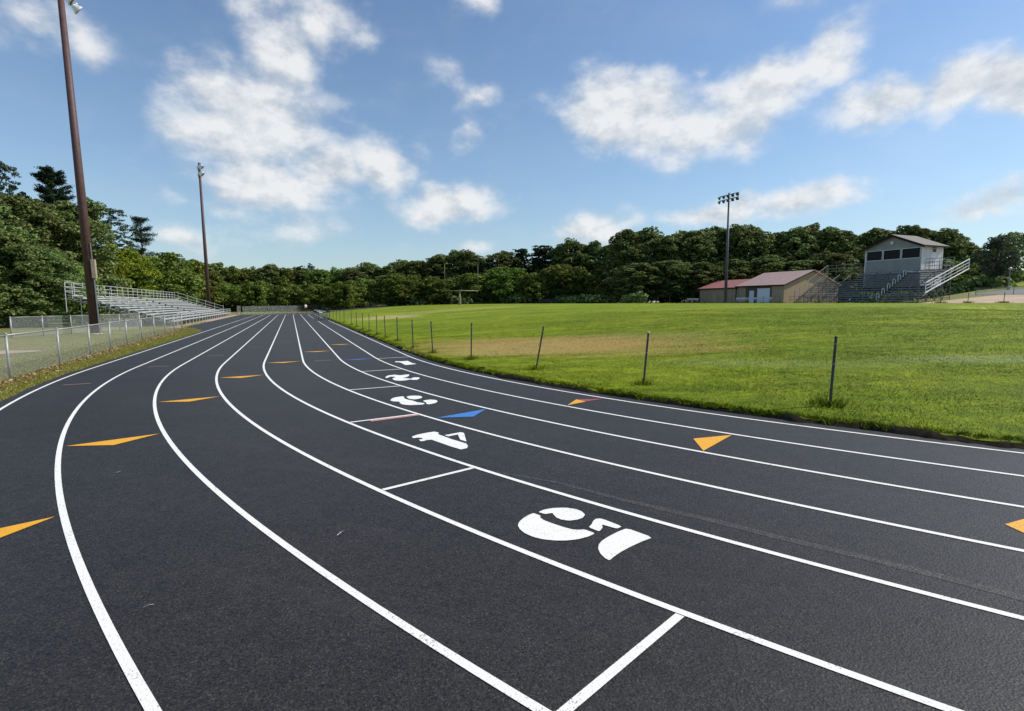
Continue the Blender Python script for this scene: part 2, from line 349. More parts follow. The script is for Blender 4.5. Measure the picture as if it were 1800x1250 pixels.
# ------------------------------------------------------------------ mesh helpers
class MB:
    def __init__(s): s.v = []; s.f = []; s.uv = []; s.mi = []
    def add(s, vs, fs, mi=0):
        o = len(s.v); s.v += [tuple(v) for v in vs]; s.f += [tuple(o + i for i in f) for f in fs]; s.mi += [mi] * len(fs); return s
    def box(s, x0, x1, y0, y1, z0, z1, mi=0):
        return s.add([(x0, y0, z0), (x1, y0, z0), (x1, y1, z0), (x0, y1, z0), (x0, y0, z1), (x1, y0, z1), (x1, y1, z1), (x0, y1, z1)],
                     [(3, 2, 1, 0), (4, 5, 6, 7), (0, 1, 5, 4), (1, 2, 6, 5), (2, 3, 7, 6), (3, 0, 4, 7)], mi)
    def tube(s, p0, p1, r0, r1=None, n=8, mi=0):
        r1 = r0 if r1 is None else r1
        p0 = Vector(p0); p1 = Vector(p1); d = (p1 - p0).normalized()
        a = d.orthogonal().normalized(); b = d.cross(a)
        vs = []
        for p, r in ((p0, r0), (p1, r1)):
            for k in range(n):
                t = 2 * PI * k / n; vs.append(p + a * (r * math.cos(t)) + b * (r * math.sin(t)))
        fs = [(k, (k + 1) % n, n + (k + 1) % n, n + k) for k in range(n)] + [tuple(range(n))[::-1], tuple(range(n, 2 * n))]
        return s.add(vs, fs, mi)
    def path(s, pts, r, n=6):
        for a, b in zip(pts[:-1], pts[1:]): s.tube(a, b, r, n=n)
        return s
    def lathe(s, o, d, prof, n=12):
        o = Vector(o); d = Vector(d).normalized(); a = d.orthogonal().normalized(); b = d.cross(a); vs = []
        for h, r in prof:
            for k in range(n):
                t = 2 * PI * k / n; vs.append(o + d * h + a * (r * math.cos(t)) + b * (r * math.sin(t)))
        fs = []
        for i in range(len(prof) - 1):
            for k in range(n): fs.append((i * n + k, i * n + (k + 1) % n, (i + 1) * n + (k + 1) % n, (i + 1) * n + k))
        fs += [tuple(range(n))[::-1], tuple(range((len(prof) - 1) * n, len(prof) * n))]
        return s.add(vs, fs)
    def each(s, name, mats, parent=None, smooth=False, faces=6):
        out = []
        for i in range(0, len(s.f), faces):
            q = s.f[i:i + faces]; ids = sorted({k for f in q for k in f}); m = {k: n for n, k in enumerate(ids)}
            t = MB(); t.add([s.v[k] for k in ids], [tuple(m[k] for k in f) for f in q]); out.append(t.build(name, mats, parent, smooth))
        return out
    def build(s, name, mats, parent=None, smooth=False):
        me = bpy.data.meshes.new(name); me.from_pydata(s.v, [], s.f)
        if not isinstance(mats, (list, tuple)): mats = [mats]
        for m in mats: me.materials.append(m)
        if len(mats) > 1: me.polygons.foreach_set('material_index', s.mi)
        if smooth: me.shade_smooth()
        me.update()
        o = bpy.data.objects.new(name, me); COL.objects.link(o)
        if parent: o.parent = parent
        return o
def np_mesh(name, v, f, mat, parent=None, smooth=False, uv=None):
    """v (n,3) float, f (m,k) int with one polygon size"""
    v = np.asarray(v, np.float32); f = np.asarray(f, np.int32); k = f.shape[1]
    me = bpy.data.meshes.new(name)
    me.vertices.add(len(v)); me.vertices.foreach_set('co', v.ravel())
    me.loops.add(f.size); me.loops.foreach_set('vertex_index', f.ravel())
    me.polygons.add(len(f)); me.polygons.foreach_set('loop_start', np.arange(0, f.size, k, dtype=np.int32)); me.polygons.foreach_set('loop_total', np.full(len(f), k, np.int32))
    if uv is not None:
        l = me.uv_layers.new(name='UVMap'); l.data.foreach_set('uv', np.asarray(uv, np.float32)[f.ravel()].ravel())
    me.update(calc_edges=True); me.validate()
    if mat: me.materials.append(mat)
    if smooth: me.shade_smooth()
    o = bpy.data.objects.new(name, me); COL.objects.link(o)
    if parent: o.parent = parent
    return o
def grid_faces(nr, nc, wrap=False):
    i = np.arange(nr - 1)[:, None]; j = np.arange(nc if wrap else nc - 1)[None, :]; j2 = (j + 1) % nc
    return np.stack([i * nc + j, i * nc + j2, (i + 1) * nc + j2, (i + 1) * nc + j], -1).reshape(-1, 4)
def tag(o, label=None, cat=None, group=None, kind=None):
    for k, v in (('label', label), ('category', cat), ('group', group), ('kind', kind)):
        if v: o[k] = v
    return o
def empty(name, loc, rz=0):
    o = bpy.data.objects.new(name, None); COL.objects.link(o); o.location = loc; o.rotation_euler = (0, 0, rz); o.empty_display_size = 0.3; return o
def copy_tree(o, parent=None):
    c = o.copy(); COL.objects.link(c)
    if parent: c.parent = parent
    for ch in [x for x in o.children]: copy_tree(ch, c)
    return c
ORD = ['first', 'second', 'third', 'fourth', 'fifth', 'sixth', 'seventh', 'eighth', 'ninth', 'tenth', 'eleventh', 'twelfth', 'thirteenth', 'fourteenth', 'fifteenth', 'sixteenth', 'seventeenth', 'eighteenth', 'nineteenth', 'twentieth', 'twenty-first', 'twenty-second', 'twenty-third', 'twenty-fourth', 'twenty-fifth', 'twenty-sixth', 'twenty-seventh', 'twenty-eighth', 'twenty-ninth', 'thirtieth', 'thirty-first', 'thirty-second', 'thirty-third', 'thirty-fourth', 'thirty-fifth', 'thirty-sixth', 'thirty-seventh', 'thirty-eighth', 'thirty-ninth', 'fortieth']

# ------------------------------------------------------------------ terrain
XC, YC, RI, LW, YE = 30.322, 17.392, 26.840, 1.07, 88.0     # bend centre, straight start, inner radius, lane width, far bend
def sstep(t): t = np.clip(t, 0, 1); return t * t * (3 - 2 * t)
def zt(x, y):
    x = np.asarray(x, float); y = np.asarray(y, float)
    base = 1.44 * sstep((x - 10) / 45)
    d = np.where(y > YC, x - (XC - RI), RI - np.hypot(x - XC, y - YC))
    hump = 1.44 * (1 - np.exp(-(np.maximum(d, 0) / 16) ** 1.5))
    rise = 0.060 * np.maximum(x - 69, 0) * sstep((48 - (y - 0.28 * np.maximum(x - 69, 0))) / 9)
    return np.maximum(base, hump) + np.minimum(rise, 6)
def zz(x, y): return float(zt(x, y))
def ring(x, y):
    yy = np.clip(y, YC, YE); return np.hypot(x - XC, y - yy)
def axis(lo, hi, a, b, fine, n_out):
    g1 = a - (a - lo) * np.linspace(1, 0, n_out, endpoint=False) ** 2.2; g2 = np.arange(a, b, fine); g3 = b + (hi - b) * np.linspace(0, 1, n_out) ** 2.2
    return np.concatenate([g1, g2, g3])
def sheet(name, x0, x1, y0, y1, step, mat, dz):
    xs = np.arange(x0, x1 + 1e-6, step); ys = np.arange(y0, y1 + 1e-6, step)
    X, Y = np.meshgrid(xs, ys); Z = zt(X, Y) + dz
    return tag(np_mesh(name, np.stack([X, Y, Z], -1).reshape(-1, 3), grid_faces(len(ys), len(xs)), mat, smooth=True), kind='structure')

def build_ground():
    xs = axis(-900, 1300, -45, 95, 1.0, 26); ys = axis(-500, 1600, -14, 150, 1.0, 26)
    X, Y = np.meshgrid(xs, ys); Z = zt(X, Y) - 0.03
    u = ring(X, Y); Z = np.where(u < RI + 8 * LW - 1.2, Z - 0.35, Z)
    v = np.stack([X, Y, Z], -1).reshape(-1, 3)
    tag(np_mesh('ground', v, grid_faces(len(ys), len(xs)), M['verge'], smooth=True), kind='structure')
build_ground()

def loop_pts():
    """centreline parameter round the stadium: (nx, ny, cx, cy) so that a point at distance u is c + u*n, clockwise from the near bend"""
    out = []
    for a in np.linspace(-PI / 2, PI / 2, 260): out.append((-math.cos(a), math.sin(a), XC, YC if a < 0 else YE)) if False else None
    A = np.concatenate([np.linspace(-90, 0, 200)]); L = []
    for a in np.linspace(90, 0, 190): t = math.radians(a); L.append((-math.cos(t), -math.sin(t), XC, YC))
    for y in np.linspace(YC, YE, 175)[1:]: L.append((-1.0, 0.0, XC, y))
    for a in np.linspace(0, 180, 220)[1:]: t = math.radians(a); L.append((-math.cos(t), math.sin(t), XC, YE))
    for y in np.linspace(YE, YC, 90)[1:]: L.append((1.0, 0.0, XC, y))
    for a in np.linspace(0, 90, 80)[1:-1]: t = math.radians(a); L.append((math.cos(t), -math.sin(t), XC, YC))
    return np.array(L)
LP = loop_pts()
def at_u(u): return LP[:, 2] + LP[:, 0] * u, LP[:, 3] + LP[:, 1] * u

track = None
def build_track():
    global track
    n = len(LP); rows = []
    yy = LP[:, 3] + LP[:, 1] * 35
    apron = np.where(LP[:, 0] < -0.98, sstep((yy - 38) / 10) * sstep((101 - yy) / 6) * 2.2, 0)
    jag = 0.05 * rng.standard_normal(n)
    jag = np.convolve(np.r_[jag, jag, jag], np.ones(3) / 3, 'same')[n:2 * n]
    us = [RI - 0.26] + [RI + t for t in np.arange(0, 8 * LW + 0.01, LW / 2)]
    for u in us: x, y = at_u(u); rows.append((x, y))
    for k in (0.3, 0.65, 1.0): x, y = at_u(RI + 8 * LW + 0.22 * k + (apron + jag) * k); rows.append((x, y))
    V = np.array([np.stack([x, y, zt(x, y)], -1) for x, y in rows]); nr = len(rows)
    track = np_mesh('track', V.reshape(-1, 3), grid_faces(nr, n, True)[:, ::-1], M['asphalt'], smooth=True)
    tag(track, kind='structure')
    for i in range(9):
        u = RI + i * LW; h = 0.025
        (xa, ya), (xb, yb) = at_u(u - h), at_u(u + h)
        v = np.concatenate([np.stack([xa, ya, zt(xa, ya) + 0.004], -1), np.stack([xb, yb, zt(xb, yb) + 0.004], -1)])
        np_mesh('lane_line', v, grid_faces(2, n, True)[:, ::-1], M['white_line'], track, smooth=True)
build_track()

def ang(a, lane):      # point on the near bend, a degrees before the straight, lane in lane units from the kerb line
    t = math.radians(a); u = RI + lane * LW; return (XC - u * math.cos(t), YC - u * math.sin(t))
def strt(s, lane): return (XC - RI - lane * LW, YC + s)
def flat(name, polys, mat, label=None, dz=0.004):
    mb = MB()
    for p in polys:
        ar = sum(p[i][0] * p[(i + 1) % len(p)][1] - p[(i + 1) % len(p)][0] * p[i][1] for i in range(len(p)))
        if ar < 0: p = p[::-1]
        mb.add([(x, y, zz(x, y) + dz) for x, y in p], [tuple(range(len(p)))])
    o = mb.build(name, mat, track)
    if label: o['label'] = label
    return o
NUMS = {
 5:[[(1.772,3.785),(1.803,3.716),(1.782,3.681),(1.788,3.62),(1.825,3.535),(1.869,3.449),(1.907,3.389),(1.943,3.36),(1.997,3.346),(2.036,3.256),(1.953,3.227),(1.863,3.221),(1.779,3.236),(1.704,3.268),(1.632,3.321),(1.581,3.388),(1.551,3.466),(1.544,3.546),(1.559,3.62),(1.597,3.676),(1.662,3.733),(1.723,3.768)],[(1.817,3.789),(1.885,3.817),(1.97,3.816),(2.068,3.783),(2.131,3.722),(2.154,3.661),(2.146,3.589),(2.099,3.543),(2.039,3.527),(1.97,3.535),(1.92,3.578),(1.903,3.633),(1.911,3.702),(1.919,3.726),(1.851,3.729)],[(2.046,3.368),(2.097,3.407),(2.138,3.452),(2.179,3.481),(2.214,3.476),(2.234,3.448),(2.291,3.279),(2.231,3.259),(2.167,3.373),(2.146,3.325),(2.094,3.279),(2.077,3.28)],[(2.307,3.236),(2.387,3.027),(2.277,3.006),(2.145,2.968),(2.032,2.927),(1.971,2.898),(1.9,2.859),(1.892,2.901),(1.898,2.968),(1.922,3.032),(1.957,3.084),(2.013,3.129),(2.101,3.172),(2.207,3.211)]],
 4:[[(1.379,6.671),(1.468,6.745),(1.614,6.797),(1.714,6.812),(1.756,6.734),(1.723,6.661),(1.815,6.341),(1.924,6.058),(1.906,5.943),(1.868,5.864),(1.786,5.839),(1.716,6.002),(1.575,6.42),(1.511,6.422),(1.464,6.39),(1.43,6.405),(1.429,6.485),(1.475,6.491),(1.487,6.54),(1.445,6.586),(1.374,6.59)],[(1.788,6.574),(2.034,6.64),(2.058,6.582),(1.956,6.157),(1.91,6.261),(1.959,6.539),(1.817,6.488)]],
 3:[[(1.565,9.376),(1.616,9.526),(1.686,9.63),(1.839,9.701),(1.868,9.623),(1.833,9.49),(1.855,9.346),(1.935,9.159),(1.967,8.998),(2.076,8.854),(2.009,8.745),(1.79,8.789),(1.687,8.917),(1.677,9.081),(1.693,9.19),(1.593,9.254)],[(1.902,9.618),(1.977,9.682),(2.048,9.683),(2.158,9.611),(2.173,9.485),(2.126,9.358),(1.996,9.282),(1.912,9.371),(1.904,9.458)],[(2.085,9.072),(2.133,9.129),(2.244,9.16),(2.326,9.073),(2.317,8.918),(2.236,8.792),(2.121,8.731),(2.08,8.768),(2.106,8.907)]],
 2:[[(1.961,12.381),(2.077,12.68),(2.247,12.748),(2.354,12.589),(2.531,12.672),(2.587,12.628),(2.519,12.369),(2.408,12.175),(2.318,12.165),(2.397,12.011),(2.471,11.894),(2.57,12.1),(2.692,12.044),(2.673,11.884),(2.564,11.672),(2.466,11.717),(2.429,11.798),(2.336,11.712),(2.182,11.688),(2.086,11.795),(2.072,12.077),(2.158,12.256),(2.216,12.332),(2.108,12.47),(1.981,12.236)]],
 1:[[(2.8,15.694),(2.991,15.632),(3.172,15.688),(3.167,15.059),(3.24,14.765),(3.122,14.718),(2.888,14.628),(2.888,15.244),(2.865,15.416),(2.758,15.466)]],
}
def smooth_poly(p, it=1):
    # corner cutting keeps the stencil outline but rounds the digitised kinks
    for _ in range(it):
        q = []
        for i in range(len(p)):
            a, b = p[i], p[(i + 1) % len(p)]
            q += [(a[0] * 0.85 + b[0] * 0.15, a[1] * 0.85 + b[1] * 0.15), (a[0] * 0.15 + b[0] * 0.85, a[1] * 0.15 + b[1] * 0.85)]
        p = q
    return p
def build_marks():
    for k, polys in NUMS.items():
        flat('lane_number', [smooth_poly(p, {2: 2, 3: 2, 5: 1}.get(k, 0)) for p in polys], M['white_line'], 'white stencilled lane number %d' % k)
    # staggered start lines
    for lane, ao, ai in ((5, 27.96, 28.17), (4, 22.98, 23.20), (3, 17.85, 18.13), (2, 12.55, 12.82), (1, 7.32, 7.42), (0, 1.34, 1.20)):
        w = 0.05 / (RI + lane * LW) * 180 / PI / 2
        flat('start_line', [[ang(ai - w, lane + 0.03), ang(ao - w, lane + 0.97), ang(ao + w, lane + 0.97), ang(ai + w, lane + 0.03)]], M['white_line'])
        if lane == 3: flat('start_line', [[ang(ai + w + 0.003, lane + 0.03), ang(ao + w + 0.08, lane + 0.72), ang(ao + w + 0.26, lane + 0.74), ang(ai + w + 0.16, lane + 0.03)]], M['pink_line'], 'faded red edge of start line')
    def tri(a, lane, d, mat, label=None, l0=0.05, l1=0.95):
        flat('exchange_mark', [[ang(a, lane + l0), ang(a, lane + l1), ang(a + d, lane + 0.52)]], mat, label)
    def tri_s(s, lane, d, mat, label=None):
        flat('exchange_mark', [[strt(s, lane + 0.05), strt(s, lane + 0.95), strt(s + d, lane + 0.5)]], mat, label)
    tri(20.62, 7, 0.6, M['yellow_line']); tri(16.0, 6, 0.55, M['yellow_line']); tri(11.22, 5, 0.5, M['yellow_line']); tri(6.1, 4, 0.55, M['yellow_line']); tri(0.78, 3, 0.5, M['yellow_line'])
    tri(18.97, 2, 0.62, M['blue_line'], 'blue painted triangle')
    tri(1.1, 1, 0.4, M['blue_line'], 'blue painted triangle in the second lane')
    tri(26.15, 1, -0.62, M['yellow_line']); tri(31.72, 2, -0.62, M['yellow_line'])
    tri_s(2.9, 2, -0.28, M['yellow_line']); tri_s(5.95, 1, -0.28, M['yellow_line'])
    a0, a1, ap = 20.42, 20.42, 19.85
    m = ang(20.42, 0.48); t = ang(19.9, 0.45)
    flat('exchange_mark', [[ang(20.40, 0.93), t, m]], M['yellow_line'], 'yellow half of the two-coloured triangle')
    flat('exchange_mark', [[ang(20.55, 0.06), m, t]], M['red_line'], 'red half of the two-coloured triangle', 0.0045)
    def dash(p, q, mat):
        d = Vector((q[0] - p[0], q[1] - p[1], 0)).normalized(); n = Vector((-d.y, d.x, 0)) * 0.025
        flat('hurdle_dash', [[(p[0] - n.x, p[1] - n.y), (q[0] - n.x, q[1] - n.y), (q[0] + n.x, q[1] + n.y), (p[0] + n.x, p[1] + n.y)]], mat)
    for a, lane, m in ((5.33, 7, 'pink_line'), (0.26, 6, 'pink_line'), (0.97, 2, 'grey_line')): dash(ang(a, lane + 0.27), ang(a, lane + 0.72), M[m])
    for s, lane, m in ((2.75, 5, 'grey_line'), (5.9, 4, 'pink_line'), (8.88, 3, 'grey_line'), (11.85, 2, 'grey_line'), (15.1, 1, 'grey_line'), (8.45, 0, 'grey_line'), (18.2, 0, 'grey_line'), (27, 3, 'grey_line'), (38, 1, 'grey_line')):
        dash(strt(s, lane + 0.27), strt(s, lane + 0.72), M[m])
    c = [(1.82, 4.96), (2.3, 4.37), (2.63, 3.72), (2.99, 3.14), (3.23, 2.69), (3.48, 2.27), (3.7, 1.87), (3.87, 1.52), (4.3, 0.6)]
    L, Rr = [], []
    for i, p in enumerate(c):
        a = c[max(0, i - 1)]; b = c[min(len(c) - 1, i + 1)]; d = Vector((b[0] - a[0], b[1] - a[1])).normalized(); w = 0.016 + 0.028 * min(1, i / 3)
        L.append((p[0] - d.y * w, p[1] + d.x * w)); Rr.append((p[0] + d.y * w, p[1] - d.x * w))
    mb = MB()
    for i in range(len(c) - 1):
        q = [L[i], Rr[i], Rr[i + 1], L[i + 1]]; mb.add([(x, y, zz(x, y) + 0.0015) for x, y in q], [(0, 3, 2, 1) if False else (0, 1, 2, 3)])
    o = mb.build('scuff_mark', M['scuff'], track); o['label'] = 'faint grey old line curving beside the lane line'
build_marks()

# ------------------------------------------------------------------ infield
def build_field():
    n = len(LP); ring_i = []
    # denser rim for a ragged lip
    S = np.arange(n); K = 3; si = np.arange(n * K) / K
    nx, ny, cx, cy = [np.interp(si, np.r_[S, n], np.r_[LP[:, c], LP[0, c]]) for c in range(4)]
    ln = np.hypot(nx, ny); nx /= ln; ny /= ln; N = n * K
    j = np.convolve(np.tile(rng.standard_normal(N) * 0.055, 3), np.ones(4) / 4, 'same')[N:2 * N] + np.convolve(np.tile(rng.standard_normal(N) * 0.25, 3), np.ones(40) / 40, 'same')[N:2 * N]
    hj = np.convolve(np.tile(rng.standard_normal(N) * 0.018, 3), np.ones(3) / 3, 'same')[N:2 * N]
    rim = RI - 0.25 + j * 1.5
    prof = [(0.02, -0.05, 1), (-0.05, 0.015, 1), (-0.16, 0.05, 1)]
    rows = []
    for du, dz, k in prof:
        x = cx + nx * (rim + du); y = cy + ny * (rim + du); rows.append(np.stack([x, y, zt(x, y) + dz + 1.6 * hj * (dz > 0)], -1))
    soil = np_mesh('soil_edge', np.concatenate(rows), grid_faces(3, N, True), M['soil'], smooth=False)
    tag(soil, kind='structure')
    rows = []
    for fr in [0.0, 0.008, 0.02, 0.045, 0.08, 0.13, 0.2, 0.28, 0.37, 0.47, 0.58, 0.7, 0.82, 0.93, 1.0]:
        u = (rim - 0.14) * (1 - fr); x = cx + nx * u; y = cy + ny * u
        rows.append(np.stack([x, y, zt(x, y) + 0.046 + (hj if fr == 0 else 0)], -1))
    tag(np_mesh('field', np.concatenate(rows), grid_faces(len(rows), N, True), M['field'], smooth=True), kind='structure')
build_field()

def blades(name, x, y, z, h, w, lean, mat):
    n = len(x); a = rng.uniform(0, 2 * PI, n); la = rng.uniform(0, 2 * PI, n); l = h * lean * rng.uniform(0.2, 1.2, n)
    dx = np.cos(a) * w / 2; dy = np.sin(a) * w / 2
    p0 = np.stack([x - dx, y - dy, z - 0.01], -1); p1 = np.stack([x + dx, y + dy, z - 0.01], -1)
    p2 = np.stack([x + np.cos(la) * l, y + np.sin(la) * l, z + h], -1)
    v = np.stack([p0, p1, p2], 1).reshape(-1, 3); f = np.arange(3 * n).reshape(-1, 3)
    return tag(np_mesh(name, v, f, mat), kind='stuff')
def build_grass():
    # turf blades over the near part of the field, thinning with distance
    n = 420000
    b = rng.uniform(math.radians(-3), math.radians(69), n); r = 5.0 + 33 * rng.random(n) ** 1.5
    x = r * np.sin(b); y = r * np.cos(b)
    yy = np.clip(y, YC, YE); u = np.hypot(x - XC, y - yy); k = (u < RI - 0.42)
    x, y, r = x[k], y[k], r[k]
    # clumped height so that the turf looks uneven
    cl = 0.5 + 0.5 * np.sin(x * 1.7 + 2 * np.sin(y * 0.9)) * np.sin(y * 1.3 + 1.5 * np.sin(x * 0.7))
    m = len(x)
    h = (0.010 + 0.022 * rng.random(m)) * (0.7 + 0.6 * cl) * (1 - 0.6 * (r / 38) ** 2); w = 0.006 + 0.0006 * r
    # drier, shorter in the dead patch
    blades('grass', x, y, zt(x, y) + 0.046, h, w, 1.6, M['blades'])
    # rim fringe hanging over the soil
    t = rng.uniform(0, 1, 80000); i = (t * 372).astype(int); fr = t * 372 - i
    nx = LP[i, 0] * (1 - fr) + LP[i + 1, 0] * fr; ny = LP[i, 1] * (1 - fr) + LP[i + 1, 1] * fr
    cx = LP[i, 2] * (1 - fr) + LP[i + 1, 2] * fr; cy = LP[i, 3] * (1 - fr) + LP[i + 1, 3] * fr
    cl = np.sin(t * 900) * np.sin(t * 311) + 0.6 * np.sin(t * 2300); u = RI - 0.325 - 0.20 * rng.random(len(t)) ** 0.7 + 0.05 * cl; x = cx + nx * u; y = cy + ny * u
    dn = np.clip((u - (RI - 0.40)) / 0.14, 0, 1); blades('edge_grass', x, y, zt(x, y) + 0.045 - 0.04 * dn, 0.02 + 0.045 * rng.random(len(t)) * (1 - 0.4 * dn), np.full(len(t), 0.010), 1.5, M['blades'])
    # left verge
    n = 150000; Y = -2 + 62 * rng.random(n) ** 1.4; u = RI + 8 * LW + 0.22 + np.abs(rng.normal(0, 1, n)) * 1.2
    Yc = np.minimum(Y, 60)
    x = np.where(Y > YC, XC - u, 0); a = np.radians(np.clip((YC - Y) * 1.75, 0, 60)); x = np.where(Y > YC, XC - u, XC - u * np.cos(a)); y = np.where(Y > YC, Y, YC - u * np.sin(a))
    ap = sstep((y - 38) / 10) * 2.2; k = (x > -14) & (x < XC - RI - 8 * LW - 0.2 - ap) | (y < YC) & (u > 0)
    x, y = x[k], y[k]; m = len(x)
    blades('verge_grass', x, y, zt(x, y) - 0.03, 0.03 + 0.055 * rng.random(m), 0.008 + 0.0005 * y.clip(0), 0.9, M['dry_blades'])
    # leaf litter at the fence foot
    n = 3200; Y = 2 + 42 * rng.random(n); x = -6.15 - 0.028 * np.clip(Y - 17, 0, 40) + np.abs(rng.normal(0, 0.28, n)) - 0.2; s = rng.uniform(0.02, 0.055, n)
    near = Y < YC; ua = RI + 8 * LW + 1.05 - np.abs(rng.normal(0, 0.25, n)); aa = np.radians((YC - Y) * 1.75)
    x = np.where(near, XC - ua * np.cos(aa), x); y = np.where(near, YC - ua * np.sin(aa), Y)
    a = rng.uniform(0, 2 * PI, n); q = []
    for k in range(4):
        t = a + k * PI / 2; e = s * (1.0 if k % 2 else 0.55)
        q.append(np.stack([x + np.cos(t) * e, y + np.sin(t) * e, zt(x, y) - 0.0 + rng.uniform(0, 0.045, n)], -1))
    tag(np_mesh('leaf_litter', np.stack(q, 1).reshape(-1, 3), np.arange(4 * n).reshape(-1, 4), M['litter']), kind='stuff')
build_grass()

# ------------------------------------------------------------------ paths and roads
def strip(name, pts, w, mat, dz):
    L, R_ = [], []
    for i, p in enumerate(pts):
        a = Vector(pts[max(0, i - 1)]); b = Vector(pts[min(len(pts) - 1, i + 1)]); d = (b - a).normalized(); nrm = Vector((-d.y, d.x)) * w / 2
        L.append(Vector(p) + nrm); R_.append(Vector(p) - nrm)
    P = np.array([[p.x, p.y] for p in L] + [[p.x, p.y] for p in R_])
    return tag(np_mesh(name, np.c_[P, zt(P[:, 0], P[:, 1]) + dz], grid_faces(2, len(pts))[:, ::-1], mat, smooth=True), kind='structure')
def build_paths():
    strip('gravel_path', [(-8.0, y) for y in np.linspace(45, 96, 40)], 1.0, M['gravel'], -0.012)
    # worn bare ground beyond the left fence
    strip('worn_path', [(-9.5 - 0.9 * k + 0.5 * math.sin(k), 24.5 + 0.10 * k + 0.4 * math.sin(k * 0.7)) for k in np.arange(0, 14, 0.5)], 2.4, M['gravel'], -0.018)
    # bare dirt bank, road and lawn rising beyond the far straight
    sheet('dirt_yard', 67.5, 86, 8, 39, 1.0, M['dirt'], -0.01)
    sheet('road', 87, 110, -20, 44, 1.0, M['road'], -0.008)
    sheet('lawn', 111, 230, -60, 64, 2.0, M['field'], 0.0)
build_paths()

# ------------------------------------------------------------------ bare posts round the infield
def make_post(name, x, y, h, tilt, cap, label, group, pipe=0.021):
    r = empty(name, (x, y, zz(x, y) + 0.01))
    mb = MB(); top = Vector((tilt[0], tilt[1], h)); mb.tube((0, 0, -0.15), top, pipe, pipe, 8)
    # a pressed rib and two tie lugs, as on a U-channel post
    d = top.normalized(); mb.box(-pipe * 1.5, -pipe * 0.9, -0.006, 0.006, 0.02, 0.06)
    mb.build('pipe', M['dark_post'], r)
    c = MB(); c.lathe(top - d * 0.012, d, [(0, pipe * 1.12), (0.02, pipe * 1.12), (0.032, pipe * 0.6)], 8); c.build('cap', M['pale_cap'] if cap else M['dark_post'], r)
    for f in (0.62, 0.9): MB().lathe(top * f, d, [(0, pipe * 1.25), (0.012, pipe * 1.25)], 8).build('collar', M['galv'], r)
    return tag(r, label, 'post', group)
NEAR = [(7.80, 5.61, 0.05, -0.01), (6.45, 8.60, 0.085, -0.035), (5.51, 11.69, 0.20, -0.08), (4.83, 14.65, 0.05, 0.05), (4.32, 17.14, -0.05, 0), (4.19, 19.59, -0.03, 0), (4.29, 23.33, 0, 0), (4.18, 25.83, -.03, 0), (4.21, 28.78, 0, 0.02),
        (4.24, 32.1, 0.02, 0), (4.19, 34.65, 0, 0), (4.28, 38.94, 0, 0), (4.31, 42.63, 0, 0), (4.28, 48.5, 0.02, 0), (4.25, 52.3, 0, 0), (4.25, 56.5, 0.03, 0), (4.25, 61, 0, 0), (4.25, 66, 0, 0), (4.25, 72, 0, 0)]
def build_posts():
    for i, (x, y, tx, ty) in enumerate(NEAR):
        if i == 0: lb = 'bare steel post with a grass tuft at its foot, beyond the number five'
        elif i == 1: lb = 'bare steel post topped with a pale cap, beside the dry patch'
        elif i == 2: lb = 'bare steel post leaning over at the near edge of the dry patch'
        else: lb = '%s bare steel post along the track, counting from the tufted one' % ORD[i]
        make_post('boundary_post', x, y, 1.08 if i else 1.12, (tx, ty), i == 1, lb, 'bare posts along the inner edge of the near track')
    ys = [23.0, 25.5, 28.1, 30.3, 32.7, 35.2, 37.6, 40.2, 42.8, 45.4, 48, 50.6, 53.2, 55.8, 58.4, 61, 63.6, 66.2, 69, 72, 75, 78.5]
    for i, y in enumerate(ys):
        x = XC + RI - 0.55
        make_post('boundary_post', x, y, 0.95, (0.05 * math.sin(i * 2.3), 0.05 * math.cos(i * 1.9)), False, '%s steel post along the far straight, counting towards the tan building' % ORD[i], 'bare posts along the far straight', 0.026)
    # long grass left by the mower at each post foot
    xs, ys2 = [], []
    for i, (x, y, *_) in enumerate(NEAR[:14]):
        n = 420 if i == 0 else 200
        sx = 0.10 if i else 0.14
        xs += list(rng.normal(x, sx, n)); ys2 += list(rng.normal(y, sx, n))
    x = np.array(xs); y = np.array(ys2); blades('post_grass', x, y, zt(x, y) + 0.04, 0.05 + 0.13 * rng.random(len(x)), np.full(len(x), 0.010), 0.7, M['blades'])
    xs = []; ys3 = []
    for yv in ys: xs += list(rng.normal(XC + RI - 0.55, 0.2, 120)); ys3 += list(rng.normal(yv, 0.25, 120))
    x = np.array(xs); y = np.array(ys3); blades('post_grass', x, y, zt(x, y) + 0.04, 0.08 + 0.18 * rng.random(len(x)), np.full(len(x), 0.04), 0.7, M['blades'])
build_posts()

